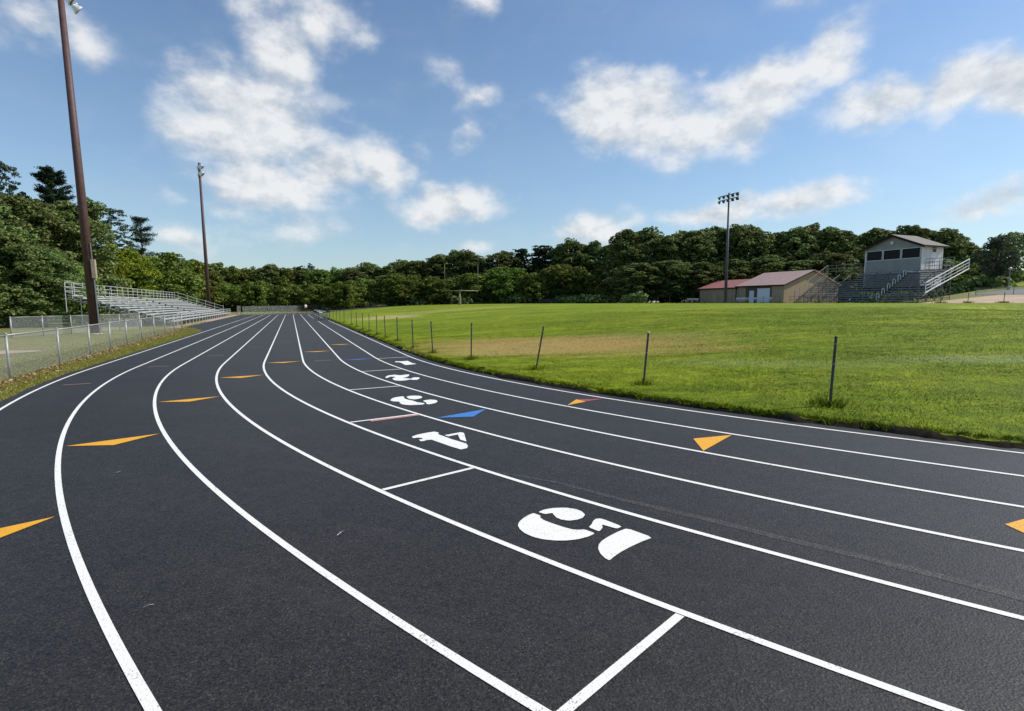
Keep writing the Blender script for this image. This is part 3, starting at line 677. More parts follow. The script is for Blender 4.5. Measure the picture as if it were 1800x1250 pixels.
# ------------------------------------------------------------------ chain-link fences
def fence(name, pts, h, label, mat=None, spacing=3.0, pr=0.03, group=None, post_mat=None, tops=True):
    P = [Vector((x, y, zz(x, y) - 0.03)) for x, y in pts]
    L = [0.0]
    for a, b in zip(P[:-1], P[1:]): L.append(L[-1] + (b - a).length)
    def pos(s):
        for i in range(len(P) - 1):
            if s <= L[i + 1] or i == len(P) - 2:
                t = (s - L[i]) / (L[i + 1] - L[i]); p = P[i].lerp(P[i + 1], t); p.z = zz(p.x, p.y) - 0.03; return p
    n = max(1, round(L[-1] / spacing)); S = [L[-1] * k / n for k in range(n + 1)]
    o = P[0].copy(); r = empty(name, o); tag(r, label, 'fence', group)
    pm = post_mat or M['galv']
    for k, s in enumerate(S):
        p = pos(s) - o; big = 1.35 if k in (0, n) else 1.0
        mb = MB(); mb.tube(p + Vector((0, 0, -0.1)), p + Vector((0, 0, h)), pr * big, n=8)
        mb.lathe(p + Vector((0, 0, h)), (0, 0, 1), [(0, pr * big * 1.2), (0.02, pr * big * 1.1), (0.045, pr * big * 0.4)], 8)
        mb.build('post', pm, r, True)
    mb = MB(); mb.path([pos(s) - o + Vector((0, 0, h - 0.02)) for s in S], pr * 0.72, 8); mb.build('top_rail', pm, r, True)
    m = []; uv = []
    for s in S:
        p = pos(s) - o; m += [p + Vector((0, 0, 0.03)), p + Vector((0, 0, h - 0.03))]; uv += [(s, 0.03), (s, h - 0.03)]
    f = np.array([(2 * k, 2 * k + 2, 2 * k + 3, 2 * k + 1) for k in range(len(S) - 1)])
    mo = np_mesh('wire_mesh', [tuple(v) for v in m], f, mat or M['wire'], r, uv=uv)
    for v in mo.data.vertices: v.co.x += 0.035 if False else 0.0
    return r
def bendpt(a, u): t = math.radians(a); return (XC - u * math.cos(t), YC - u * math.sin(t))
def build_fences():
    uf = RI + 9.13 * LW
    near = [bendpt(a, uf) for a in (40, 34, 28, 22.5, 17, 11.5, 6.0, 1.4)] + [(-6.27, 19.1), (-6.41, 22.1), (-6.62, 25.2), (-6.8, 28.2), (-6.9, 31.2), (-6.98, 34.2), (-7.04, 37.2), (-7.1, 40.2), (-7.16, 43.3)]
    fence('chain_link_fence', near, 1.07, 'long low chain-link fence with leaf litter along its foot', spacing=3.0)
    fence('chain_link_fence', [(-13.9, 36.4), (-12.3, 39.6), (-10.6, 42.9), (-9.9, 44.4)], 1.12, 'short chain-link fence standing behind the big brown pole', mat=M['wire_far'], spacing=1.9)
    fence('chain_link_fence', [(-7.2, 95.5), (-6.6, 100), (-5.4, 107), (-3.2, 116.5), (0.2, 122), (4, 125.5)], 1.35, 'pale chain-link fence beside the far end of the lanes', mat=M['wire_far'], spacing=3.0, pr=0.022, post_mat=M['frame'])
    fence('chain_link_fence', [(4.2, 125.8), (10, 127.5), (20, 128.5), (30, 128.5), (40, 127), (48, 123)], 1.45, 'grey chain-link fence running across below the far trees', mat=M['wire_far'], spacing=3.0, pr=0.022, post_mat=M['frame'])
    fence('chain_link_fence', [(86.5, -6), (86.5, 10), (86.5, 25), (86.5, 38), (86.3, 42)], 1.0, 'low wire fence between the tan dirt and the grey road', mat=M['wire'], spacing=4.0, post_mat=M['dark_post'])
    # gate between the stand and the pale fence
    g = empty('gate', (-7.75, 92.6, -0.03)); tag(g, 'dark wire gate between the long stand and the pale fence', 'gate')
    for yy in (0, 2.4): MB().tube((0.1 * yy, yy, 0), (0.1 * yy, yy, 1.5), 0.04).build('post', M['frame'], g)
    mb = MB(); q = [(0.01, 0.1, 0.1), (0.23, 2.3, 0.1), (0.23, 2.3, 1.4), (0.01, 0.1, 1.4)]; mb.path(q + [q[0]], 0.025); mb.build('gate_frame', M['frame'], g)
    np_mesh('wire_mesh', q, [(0, 1, 2, 3)], M['wire_far'], g, uv=[(0, 0), (2.2, 0), (2.2, 1.3), (0, 1.3)])
build_fences()

# ------------------------------------------------------------------ floodlight poles
def floodlight(parent, o, aim, k=1.0):
    aim = Vector(aim).normalized(); o = Vector(o)
    mb = MB(); c = o - Vector((0, 0, 0.30 * k))
    mb.lathe(c - aim * 0.30 * k, aim, [(h_ * k, r_ * k) for h_, r_ in ((0, 0.08), (0.06, 0.11), (0.14, 0.14), (0.24, 0.22), (0.38, 0.30), (0.42, 0.31), (0.42, 0.28))], 14)
    mb.tube(o, c - aim * 0.25 * k, 0.025); mb.tube(o + Vector((0, 0, 0.05)), o - Vector((0, 0, 0.08)), 0.05)
    h = mb.build('floodlight', M['lamp_back'] if parent['category'] == 'floodlight pole' and parent.get('tone') != 'dark' else M['lamp'], parent, True)
    l = MB(); l.lathe(c + aim * 0.105 * k, aim, [(0, 0.28 * k), (0.02, 0.25 * k), (0.035, 0.1 * k)], 14); l.build('lens', M['lens'], h, True)
def light_pole(x, y, h, r0, r1, mat, toward, label, dark, armL=1.9, n_arm=4, box=False, arms=(0.35, 1.25), lamp_k=1.0):
    z0 = zz(x, y) - 0.05; t = empty('floodlight_pole', (x, y, z0)); tag(t, label, 'floodlight pole', 'tall floodlight poles round the track'); t['tone'] = 'dark' if dark else 'pale'
    MB().tube((0, 0, -0.3), (0, 0, h), r0, r1, 20).build('pole', mat, t, True)
    MB().lathe((0, 0, 0), (0, 0, 1), [(0, r0 * 1.3), (0.05, r0 * 1.3), (0.07, r0 * 1.1)], 20).build('base', M['conc'], t)
    for k, dz in enumerate(arms):
        zc = h - dz
        a = MB(); a.box(-0.05, 0.05, -armL, armL, zc - 0.06, zc + 0.06)
        a.tube((0, -armL * 0.55, zc), (0, 0, zc - 0.55), 0.025); a.tube((0, armL * 0.55, zc), (0, 0, zc - 0.55), 0.025)
        a.build('crossarm', M['lamp'], t)
        for i in range(n_arm):
            yy = -armL + 0.12 + (2 * armL - 0.24) * i / (n_arm - 1)
            floodlight(t, (0.16 * toward, yy, zc + 0.0), (toward * 0.8, (0.5 - i / (n_arm - 1)) * -0.7, -0.62), lamp_k)
    if box:
        b = MB(); b.box(r0 * 0.75, r0 * 0.75 + 0.20, -0.34, -0.08, 3.35, 4.45); b.build('control_box', M['box'], t)
        c = MB(); c.tube((r0 * 0.98, -0.18, 0), (r0 * 0.92, -0.18, 3.35), 0.045); c.tube((r0 * 0.92, -0.18, 4.45), (r0 * 0.86, -0.18, 5.4), 0.03); c.each('conduit', M['frame'], t, faces=10)
    return t
lp = light_pole(-10.95, 39.0, 21.5, 0.265, 0.14, M['rust'], 1, 'tall brown floodlight pole with a tan control box behind the low fence', False, 2.2, 5, True, (0.3, 1.62))
lp.rotation_euler = (-0.006, -0.018, 0)
light_pole(-11.9, 95.5, 23.4, 0.30, 0.15, M['rust'], 1, 'tall brown floodlight pole rising past the far end of the long aluminium stand', False, 1.05, 3, False, (0.3, 1.35), 1.35).rotation_euler = (0, -0.008, 0.30)
light_pole(68.0, 68.5, 18.3, 0.26, 0.15, M['grey_pole'], -1, 'slim dark floodlight pole in front of the red-roofed building', True, 2.1, 5, False, (0.3, 1.0), 0.9)

# ------------------------------------------------------------------ stands
def stand_left():
    Y0, Y1, XF = 50.0, 91.0, -8.9; n = 12; run = 0.58; z0 = 0.42; rise = 0.19; g = -0.03
    t = empty('bleachers', (XF, Y0, g)); tag(t, 'long bright aluminium bleachers with guard rails beside the track', 'bleachers'); Ln = Y1 - Y0
    for k in range(n):
        x = -k * run; z = z0 + k * rise
        secs = [(0, Ln * 0.47), (Ln * 0.47 + 0.9, Ln)]
        mb = MB(); fb = MB()
        for a, b in secs:
            mb.box(x - 0.29, x, a, b, z - 0.04, z)
            mb.box(x - 0.005, x + 0.0, a, b, z - 0.10, z - 0.04)
            if k: fb.box(x + 0.06, x + 0.30, a, b, z - 0.36, z - 0.32)
        mb.build('seat_plank', M['alu'], t)
        if k: fb.build('foot_plank', M['alu'], t)
    W = n * run
    m = int(Ln / 1.83)
    for i in range(m + 1):
        y = Ln * i / m; fr = MB()
        fr.tube((0.1, y, z0 - 0.3), (-W + 0.2, y, z0 + (n - 1) * rise - 0.3), 0.035, n=6)
        for k in (1, 4, 7, 10):
            x = -k * run - 0.1; fr.tube((x, y, 0), (x, y, z0 + k * rise - 0.1), 0.03, n=6)
        fr.tube((0.1, y, 0.04), (-W + 0.2, y, 0.04), 0.03, n=6)
        for k in range(n): x = -k * run - 0.12; fr.tube((x, y, z0 + k * rise - 0.32), (x, y, z0 + k * rise - 0.03), 0.022, n=6)
        if i % 2 == 0: fr.tube((-1 * run, y, 0.05), (-7 * run, y, z0 + 7 * rise - 0.35), 0.02, n=6)
        fr.build('frame', M['frame'], t)
    zt_ = z0 + (n - 1) * rise
    r = MB()
    for i in range(m + 1): y = Ln * i / m; r.tube((-W + 0.15, y, zt_ - 0.4), (-W + 0.15, y, zt_ + 0.95), 0.028, n=6)
    for dz in (0.30, 0.62, 0.95): r.tube((-W + 0.15, 0, zt_ + dz), (-W + 0.15, Ln, zt_ + dz), 0.026, n=6)
    r.build('back_rail', M['alu'], t)
    for y in (0, Ln):
        r = MB()
        for dz in (0.25, 0.6, 1.05): r.tube((-0.6, y, z0 + dz - 0.05), (-W + 0.15, y, zt_ + dz), 0.028, n=6)
        for k in range(1, n, 2): r.tube((-k * run, y, z0 + k * rise - 0.3), (-k * run, y, z0 + k * rise + 1.0), 0.026, n=6)
        r.tube((-W + 0.15, y, 1.2), (-W + 0.15, y, zt_ + 0.95), 0.03, n=6)
        r.build('end_rail', M['alu'], t)
    r = MB()
    for i in range(0, m + 1): y = Ln * i / m; r.tube((0.35, y, 0), (0.35, y, 1.02), 0.026, n=6)
    for z in (0.45, 0.74, 1.02): r.tube((0.35, 0, z), (0.35, Ln, z), 0.024, n=6)
    r.build('front_rail', M['alu'], t)
stand_left()

GB = 1.44
def stand_right():
    XF, XB, Y0, Y1 = 69.0, 76.2, 39.6, 56.2; n = 14; run = (XB - XF) / n; z0 = 0.35; rise = 0.30
    t = empty('bleachers', (XF, Y0, GB)); tag(t, 'tall grey bleachers below the press box across the field', 'bleachers'); Ln = Y1 - Y0
    aisle = 4.9
    for k in range(n):
        x = k * run; z = z0 + k * rise; mb = MB(); fb = MB()
        for a, b in ((0, aisle - 0.55), (aisle + 0.55, Ln)):
            if k > 9: b = min(b, 11.3)
            if b <= a: continue
            mb.box(x, x + 0.26, a, b, z - 0.05, z); mb.box(x, x + 0.006, a, b, z - 0.12, z - 0.05)
            fb.box(x - 0.28, x - 0.02, a, b, z - 0.34, z - 0.30)
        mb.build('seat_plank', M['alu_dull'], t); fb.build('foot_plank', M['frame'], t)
        st = MB(); st.box(x - 0.2, x + 0.30, aisle - 0.5, aisle + 0.5, z - 0.33, z - 0.29); st.build('aisle_step', M['frame'], t)
    for k in range(1, 13, 2):
        x = k * run; z = z0 + k * rise - 0.3; h = MB()
        pts = [(x, aisle, z)] + [(x + 0.26 - 0.26 * math.cos(a), aisle, z + 0.75 + 0.18 * math.sin(a)) for a in np.linspace(0, PI, 9)] + [(x + 0.52, aisle, z + 0.3)]
        h.path(pts, 0.045); h.build('aisle_handrail', M['white_steel'], t)
    m = 9
    for i in range(m + 1):
        y = Ln * i / m; fr = MB()
        fr.tube((0, y, z0 - 0.35), (n * run, y, z0 + n * rise - 0.35), 0.05, n=6)
        for k in (1, 4, 7, 10, 13): fr.tube((k * run + 0.1, y, 0), (k * run + 0.1, y, z0 + k * rise - 0.3), 0.045, n=6)
        for a, b in ((1, 4), (4, 7), (7, 10), (10, 13)): fr.tube((a * run + 0.1, y, 0.05), (b * run + 0.1, y, z0 + b * rise - 0.5), 0.03, n=6)
        fr.build('frame', M['frame'], t)
    b = MB()
    for k in (4, 7, 10, 13):
        for z in (0.6, 0.5 * (z0 + k * rise), z0 + k * rise - 0.4): b.tube((k * run + 0.1, 0, z), (k * run + 0.1, Ln, z), 0.03, n=6)
        for i in range(0, m, 2): b.tube((k * run + 0.1, Ln * i / m, 0.1), (k * run + 0.1, Ln * (i + 1) / m, z0 + k * rise - 0.5), 0.025, n=6)
    b.build('cross_brace', M['frame'], t)
    def rail(y, k0, k1, mat, ends=None):
        r = MB(); a = Vector((k0 * run, y, z0 + k0 * rise)); c = Vector((k1 * run, y, z0 + k1 * rise))
        if ends: a = Vector((ends[0], y, ends[1])); c = Vector((ends[2], y, ends[3]))
        r.tube(a + Vector((0, 0, 1.15)), c + Vector((0, 0, 1.15)), 0.06, n=8); r.tube(a + Vector((0, 0, -0.05)), c + Vector((0, 0, -0.05)), 0.07, n=8)
        s = 7
        for i in range(s + 1): p = a.lerp(c, i / s); r.tube(p + Vector((0, 0, -0.05)), p + Vector((0, 0, 1.15)), 0.045 if i in (0, s) else 0.022, n=6)
        for f in (0.35, 0.75): r.tube(a + Vector((0, 0, f)), c + Vector((0, 0, f)), 0.018, n=6)
        return r.build('end_rail', mat, t)
    rail(-0.3, 1.6, n, M['white_steel'], (1.3, 1.28, 9.8, 4.3))['label'] = 'bright white sloping end rail'
    rail(Ln + 0.15, 0.8, n, M['box'])
    r = MB(); zt_ = z0 + n * rise
    for y0, y1 in ((0, 3.2), (11.6, Ln)):
        for z in (0.2, 0.65, 1.1): r.tube((n * run, y0, zt_ + z), (n * run, y1, zt_ + z), 0.03, n=6)
        for i in range(5): y = y0 + (y1 - y0) * i / 4; r.tube((n * run, y, zt_ - 0.3), (n * run, y, zt_ + 1.1), 0.03, n=6)
    r.build('back_rail', M['galv'], t)
    r = MB()
    for z in (0.55, 1.0): r.tube((-0.7, 0.5, z), (-0.7, Ln, z), 0.025, n=6)
    for i in range(10): y = 0.5 + (Ln - 0.5) * i / 9; r.tube((-0.7, y, 0), (-0.7, y, 1.0), 0.03, n=6)
    r.build('front_rail', M['frame'], t)
stand_right()

def press_box():
    X0, X1, Y0, Y1 = 76.4, 80.8, 43.4, 50.8; zb = 2.2; zf = 4.35; zs = 5.95; zh = 7.2; ze = 7.55; zr = 9.15
    t = empty('press_box', (X0, Y0, GB)); tag(t, 'grey press box with three dark windows above the far bleachers', 'press box'); D = X1 - X0; W = Y1 - Y0
    f = MB(); T = 0.14
    wins = [(0.25, 2.45), (2.70, 4.85), (5.08, 7.15)]
    f.box(0, T, 0, W, zb, zs); f.box(0, T, 0, W, zh, ze)
    e = [0] + [v for w in wins for v in w] + [W]
    for a, b in zip(e[0::2], e[1::2]): f.box(0, T, a, b, zs, zh)
    f.add([(0, 0, ze), (0, W, ze), (0, W / 2, zr - 0.1), (T, 0, ze), (T, W, ze), (T, W / 2, zr - 0.1)], [(0, 2, 1), (3, 4, 5), (0, 3, 5, 2), (1, 2, 5, 4)])
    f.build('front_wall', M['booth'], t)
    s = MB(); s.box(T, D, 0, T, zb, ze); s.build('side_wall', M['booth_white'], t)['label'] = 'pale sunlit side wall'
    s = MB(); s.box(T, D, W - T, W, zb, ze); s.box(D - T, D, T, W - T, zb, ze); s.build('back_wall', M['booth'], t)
    fl = MB(); fl.box(T, D - T, T, W - T, zf - 0.15, zf); fl.build('floor', M['brown_wall'], t)
    for a, b in wins:
        w = MB(); q = 0.07
        w.box(-0.03, T * 0.6, a - q, a, zs - q, zh + q); w.box(-0.03, T * 0.6, b, b + q, zs - q, zh + q); w.box(-0.032, T * 0.6, a, b, zs - q, zs); w.box(-0.032, T * 0.6, a, b, zh, zh + q)
        o = w.build('window', M['trim'], t); g = MB(); g.box(0.07, 0.085, a, b, zs, zh); g.build('pane', M['glass'], o)
    # lower strip of glazing behind the top rows and the ledge over it
    l = MB(); l.box(-0.10, -0.004, 0, W, zf - 0.28, zf - 0.14); l.build('ledge', M['trim'], t)
    for i in range(6):
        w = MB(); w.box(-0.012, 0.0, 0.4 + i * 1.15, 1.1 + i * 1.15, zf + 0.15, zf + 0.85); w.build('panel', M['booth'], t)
    c = MB()
    for y in (-0.03, W - 0.09): c.box(-0.03, 0.10, y, y + 0.12, zb, ze)
    c.box(D - 0.1, D + 0.03, -0.03, 0.09, zb, ze); c.each('corner_trim', M['trim'], t)
    # side door and little window
    d = MB(); d.box(1.9, 3.0, -0.04, -0.002, zf, zf + 2.1); do = d.build('door', M['trim'], t); k = MB(); k.box(2.02, 2.10, -0.10, -0.04, zf + 1.0, zf + 1.06); k.build('handle', M['frame'], do)
    w = MB(); w.box(2.0, 3.0, -0.035, -0.001, 6.55, 7.2); wo = w.build('window', M['trim'], t); g = MB(); g.box(2.12, 2.9, -0.045, -0.035, 6.65, 7.1); g.build('pane', M['glass'], wo)
    sp = MB(); sp.lathe((2.2, -0.06, 7.3), (0.1, -1, -0.2), [(0, 0.1), (0.2, 0.12), (0.35, 0.24)], 10); sp.build('loudspeaker', M['lamp'], t)
    sp = MB(); sp.lathe((-0.02, W / 2, 8.2), (-1, 0, -0.2), [(0, 0.1), (0.2, 0.12), (0.3, 0.22)], 10); sp.build('loudspeaker', M['lamp_back'], t)
    o = 0.55; rr = MB(); th = 0.14; sl = (zr - ze) / (W / 2); zo = ze - sl * o
    for sy in (0, 1):
        ye = -o if sy == 0 else W + o
        a = [(-o, ye, zo), (D + o, ye, zo), (D + o, W / 2, zr), (-o, W / 2, zr)]
        v = a + [(x, y, z + th) for x, y, z in a]
        fs = [(0, 1, 2, 3), (7, 6, 5, 4), (0, 4, 5, 1), (1, 5, 6, 2), (3, 2, 6, 7), (0, 3, 7, 4)]
        rr.add(v, fs if sy == 0 else [q[::-1] for q in fs])
    ro = rr.build('roof', M['shingle'], t)
    fa = MB()
    for ye in (-o, W + o):
        y2 = W / 2; q8 = [(xx, yy, zz_) for xx in (-o - 0.08, -o - 0.004) for yy, zz_ in ((ye, zo - 0.16), (y2, zr - 0.16), (y2, zr + th - 0.01), (ye, zo + th - 0.01))]; fa.add(q8, [(0, 1, 2, 3), (7, 6, 5, 4), (0, 4, 5, 1), (2, 6, 7, 3), (0, 3, 7, 4), (1, 5, 6, 2)])
    fa.box(-o, D + o, -o - 0.05, -o - 0.004, zo - 0.06, zo + th); fa.build('fascia', M['eave'], ro)
    # stilts and landing under the box
    u = MB()
    for x in (0.2, D - 0.2):
        for y in (0.2, W / 2, W - 0.2): u.tube((x, y, 0), (x, y, zb), 0.08, n=8)
    u.box(0, D + 0.2, -0.9, -0.05, zf - 0.16, zf - 0.04); u.build('support_post', M['frame'], t)
    u = MB(); u.tube((0, -0.9, zf + 1.05), (D + 0.2, -0.9, zf + 1.05), 0.035); u.tube((0, -0.9, zf + 0.55), (D + 0.2, -0.9, zf + 0.55), 0.025)
    for i in range(5): x = (D + 0.2) * i / 4; u.tube((x, -0.9, zf - 0.1), (x, -0.9, zf + 1.05), 0.03)
    u.build('landing_rail', M['galv'], t)
press_box()

def concession():
    X0, Y0 = 72.2, 60.6; g = 1.42
    def gable(t, y0, y1, d, h, r, wall, gabm, roofm, o=0.4, x=0.0):
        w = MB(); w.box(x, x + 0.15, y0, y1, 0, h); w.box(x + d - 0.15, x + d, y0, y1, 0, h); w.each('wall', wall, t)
        for y in (y0, y1 - 0.15):
            e = MB(); e.add([(x + 0.15, y, 0), (x + d - 0.15, y, 0), (x + d - 0.15, y, h), (x + d / 2, y, r - 0.05), (x + 0.15, y, h),
                             (x + 0.15, y + 0.15, 0), (x + d - 0.15, y + 0.15, 0), (x + d - 0.15, y + 0.15, h), (x + d / 2, y + 0.15, r - 0.05), (x + 0.15, y + 0.15, h)],
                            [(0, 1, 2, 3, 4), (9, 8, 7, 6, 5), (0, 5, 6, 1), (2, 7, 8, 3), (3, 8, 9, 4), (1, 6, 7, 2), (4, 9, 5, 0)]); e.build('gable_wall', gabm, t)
        rf = MB(); th = 0.12; sl = (r - h) / (d / 2)
        for sx in (0, 1):
            xe = x - o if sx == 0 else x + d + o; ze = h - sl * o
            a = [(xe, y0 - o, ze), (xe, y1 + o, ze), (x + d / 2, y1 + o, r), (x + d / 2, y0 - o, r)]; v = a + [(p, q, z + th) for p, q, z in a]
            fs = [(3, 2, 1, 0), (4, 5, 6, 7), (0, 1, 5, 4), (1, 2, 6, 5), (2, 3, 7, 6), (3, 0, 4, 7)]
            rf.add(v, fs if sx == 0 else [q[::-1] for q in fs])
        ro = rf.build('roof', roofm, t)
        ed = MB(); ed.box(x - o - 0.06, x - o - 0.004, y0 - o, y1 + o, h - sl * o - 0.05, h - sl * o + th + 0.02)
        ed.add([(x - o, y0 - o - 0.02, h - sl * o - 0.05), (x + d / 2, y0 - o - 0.02, r - 0.05), (x + d / 2, y0 - o - 0.02, r + th + 0.01), (x - o, y0 - o - 0.02, h - sl * o + th + 0.01)], [(0, 1, 2, 3)])
        ed.build('fascia', M['eave'], ro)
    t = empty('concession_building', (X0, Y0, g)); tag(t, 'tan concession building with faded red roof and white garage door', 'building')
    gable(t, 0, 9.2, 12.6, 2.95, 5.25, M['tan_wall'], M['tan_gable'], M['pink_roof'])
    p = MB(); p.box(-0.03, -0.003, 2.3, 7.6, 0.05, 2.75); p.build('recess', M['brown_wall'], t)['label'] = 'dark brown panel round the doors'
    d = MB(); d.box(-0.08, -0.035, 2.6, 5.1, 0.05, 2.45); gd = d.build('garage_door', M['white_door'], t)
    s = MB()
    for z in (0.65, 1.25, 1.85): s.box(-0.095, -0.082, 2.6, 5.1, z, z + 0.03)
    s.build('rib', M['trim'], gd)
    d = MB(); d.box(-0.08, -0.035, 5.8, 6.75, 0.05, 2.1); dd = d.build('door', M['white_door'], t); k = MB(); k.box(-0.14, -0.08, 5.9, 5.98, 1.0, 1.06); k.build('handle', M['frame'], dd)
    t2 = empty('storage_shed', (X0 + 0.6, Y0 + 9.9, g)); tag(t2, 'lower tan shed with bright red roof behind the slim dark pole', 'shed')
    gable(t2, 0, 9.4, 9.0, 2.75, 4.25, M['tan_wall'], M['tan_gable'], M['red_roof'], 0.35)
    v = MB(); v.box(-0.04, -0.002, 0.3, 0.5, 0.0, 2.7); v.build('downpipe', M['eave'], t2)
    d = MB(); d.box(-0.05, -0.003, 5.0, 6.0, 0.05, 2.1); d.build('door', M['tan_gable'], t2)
concession()

# ------------------------------------------------------------------ goal, hurdles, benches
def goal():
    x, y = 30.3, 97.0; t = empty('goal_post', (x, y, zz(x, y))); tag(t, 'tan football goal post standing before the far trees', 'goal post')
    h = 2.75; w = 3.3
    MB().path([(0, 1.4, -0.2), (0, 1.4, h - 0.5), (0, 1.1, h - 0.1), (0, 0.6, h), (0, 0, h)], 0.14, 10).build('gooseneck', M['goal'], t, True)
    MB().tube((-w, 0, h), (w, 0, h), 0.08, n=10).build('crossbar', M['goal'], t, True)
    for s in (-1, 1): MB().tube((s * w, 0, h), (s * w, 0, h + 5.0), 0.04, n=8).build('upright', M['goal'], t, True)
    MB().lathe((0, 1.4, 0), (0, 0, 1), [(0, 0.27), (1.6, 0.27), (1.7, 0.16)], 12).build('pad', M['goal'], t)
goal()
def hurdles():
    p = empty('hurdle', (0, 0, 0)); g = 'hurdles stacked across the inside lane'
    b = MB(); w = 0.52
    for s in (-1, 1): b.tube((s * w, -0.32, 0.025), (s * w, 0.32, 0.025), 0.025); b.box(s * w - 0.035, s * w + 0.035, -0.30, -0.16, 0.03, 0.10)
    b.build('base', M['black'], p)
    u = MB()
    for s in (-1, 1): u.tube((s * w, 0.3, 0.03), (s * w, 0.3, 0.86), 0.02)
    u.tube((-w, 0.3, 0.45), (w, 0.3, 0.45), 0.014); u.build('upright', M['frame'], p)
    bd = MB(); bd.box(-0.17, 0.17, 0.28, 0.315, 0.80, 0.88); bo = bd.build('board', M['hurdle_w'], p)
    for s in (-1, 1): e = MB(); e.box(min(s * 0.172, s * 0.60), max(s * 0.172, s * 0.60), 0.278, 0.317, 0.80, 0.88); e.build('board_end', M['black'], bo)
    spots = [(3.0, 56.6, 0.2), (3.25, 57.5, -0.15), (3.5, 58.4, 0.25), (3.05, 60.0, 0.1), (3.45, 61.4, -0.2), (3.1, 63.2, 0.3), (3.6, 65.2, 0.05), (3.15, 68.0, -0.1), (3.6, 71, 0.15), (3.2, 75, 0.0)]
    for i, (x, y, a) in enumerate(spots):
        o = p if i == 0 else copy_tree(p)
        x -= 0.15; o.location = (x, y, zz(x, y) + 0.003); o.rotation_euler = (0, 0, a)
        tag(o, 'black and white hurdle, %s from the near end of the stack by the field' % ORD[i], 'hurdle', g)
hurdles()
def bench(x, y, rz, L, mat, label):
    t = empty('bench', (x, y, zz(x, y)), rz); tag(t, label, 'bench')
    MB().box(-L / 2, L / 2, -0.15, 0.15, 0.42, 0.47).build('seat', mat, t)
    MB().box(-L / 2, L / 2, 0.17, 0.21, 0.62, 0.90).build('backrest', mat, t)
    for s in (-1, 1):
        for k in (0.92,):
            m = MB(); m.tube((s * L / 2 * k, -0.15, 0), (s * L / 2 * k, -0.12, 0.42), 0.03); m.tube((s * L / 2 * k, 0.22, 0), (s * L / 2 * k, 0.19, 0.9), 0.03); m.build('leg', M['frame'], t)
def far_bits():
    bench(67.6, 62.5, PI / 2 + PI, 7.0, M['alu'], 'long pale team bench before the white garage door')
    bench(67.4, 76, PI / 2 + PI, 3.0, M['alu'], 'short pale bench in front of the red-roofed shed')
    # small stand under the trees
    x, y = 54.2, 107.5; t = empty('small_bleachers', (x, y, zz(x, y)), -0.45); tag(t, 'small dark bleachers under the far trees', 'bleachers')
    for k in range(4): MB().box(-2.4, 2.4, k * 0.5, k * 0.5 + 0.26, 0.35 + k * 0.2, 0.40 + k * 0.2).build('seat_plank', M['frame'], t)
    for s in (-2.2, 0, 2.2):
        f = MB(); f.tube((s, 0, 0.3), (s, 1.9, 1.0), 0.03); f.tube((s, 0.1, 0), (s, 0.1, 0.35), 0.03); f.tube((s, 1.8, 0), (s, 1.8, 0.95), 0.03); f.build('frame', M['frame'], t)
    # lamp on a short post by the road
    x, y = 100.0, 44.6; t = empty('street_lamp', (x, y, zz(x, y))); tag(t, 'small pale street lamp beside the grey road, in front of the loose tree', 'street lamp')
    MB().tube((0, 0, 0), (0, 0, 3.0), 0.07, 0.05).build('pole', M['galv'], t); MB().lathe((0, 0, 2.95), (0, 0, 1), [(0, 0.08), (0.08, 0.18), (0.3, 0.2), (0.4, 0.08)], 12).build('lamp_head', M['alu'], t)
    MB().lathe((0, 0, 0), (0, 0, 1), [(0, 0.2), (0.5, 0.2), (0.55, 0.1)], 10).build('base', M['conc'], t)
far_bits()

def debris():
    for x, y, a, l, lb in ((0.27, 4.02, 0.9, 0.08, 'thin grey grass stem lying on the track beside the fifth lane line'), (-0.83, 3.45, 0.3, 0.05, 'tiny pale stem lying on the track in the seventh lane')):
        mb = MB(); d = Vector((math.cos(a), math.sin(a), 0)) * l / 2
        mb.path([-d + Vector((0, 0, 0.004)), Vector((0.006, -0.004, 0.012)), d + Vector((0, 0, 0.004))], 0.0018, 5)
        mb.tube((0.006, -0.004, 0.011), (d.x * 0.3 - 0.02, d.y * 0.4 + 0.02, 0.005), 0.0014, n=5)
        o = mb.build('grass_stem', M['galv'], None); o.location = (x, y, zz(x, y) + 0.002); tag(o, lb, 'stem')
    mb = MB(); mb.add([(-0.03, 0, 0.004), (0, -0.016, 0.006), (0.034, 0, 0.018), (0, 0.017, 0.008)], [(0, 1, 2), (0, 2, 3)]); mb.tube((-0.05, 0.004, 0.005), (-0.028, 0, 0.006), 0.0015, n=5)
    o = mb.build('fallen_leaf', M['galv'], None); o.location = (-1.72, 6.45, 0.002); tag(o, 'small pale leaf lying on the track in the seventh lane', 'leaf')
debris()

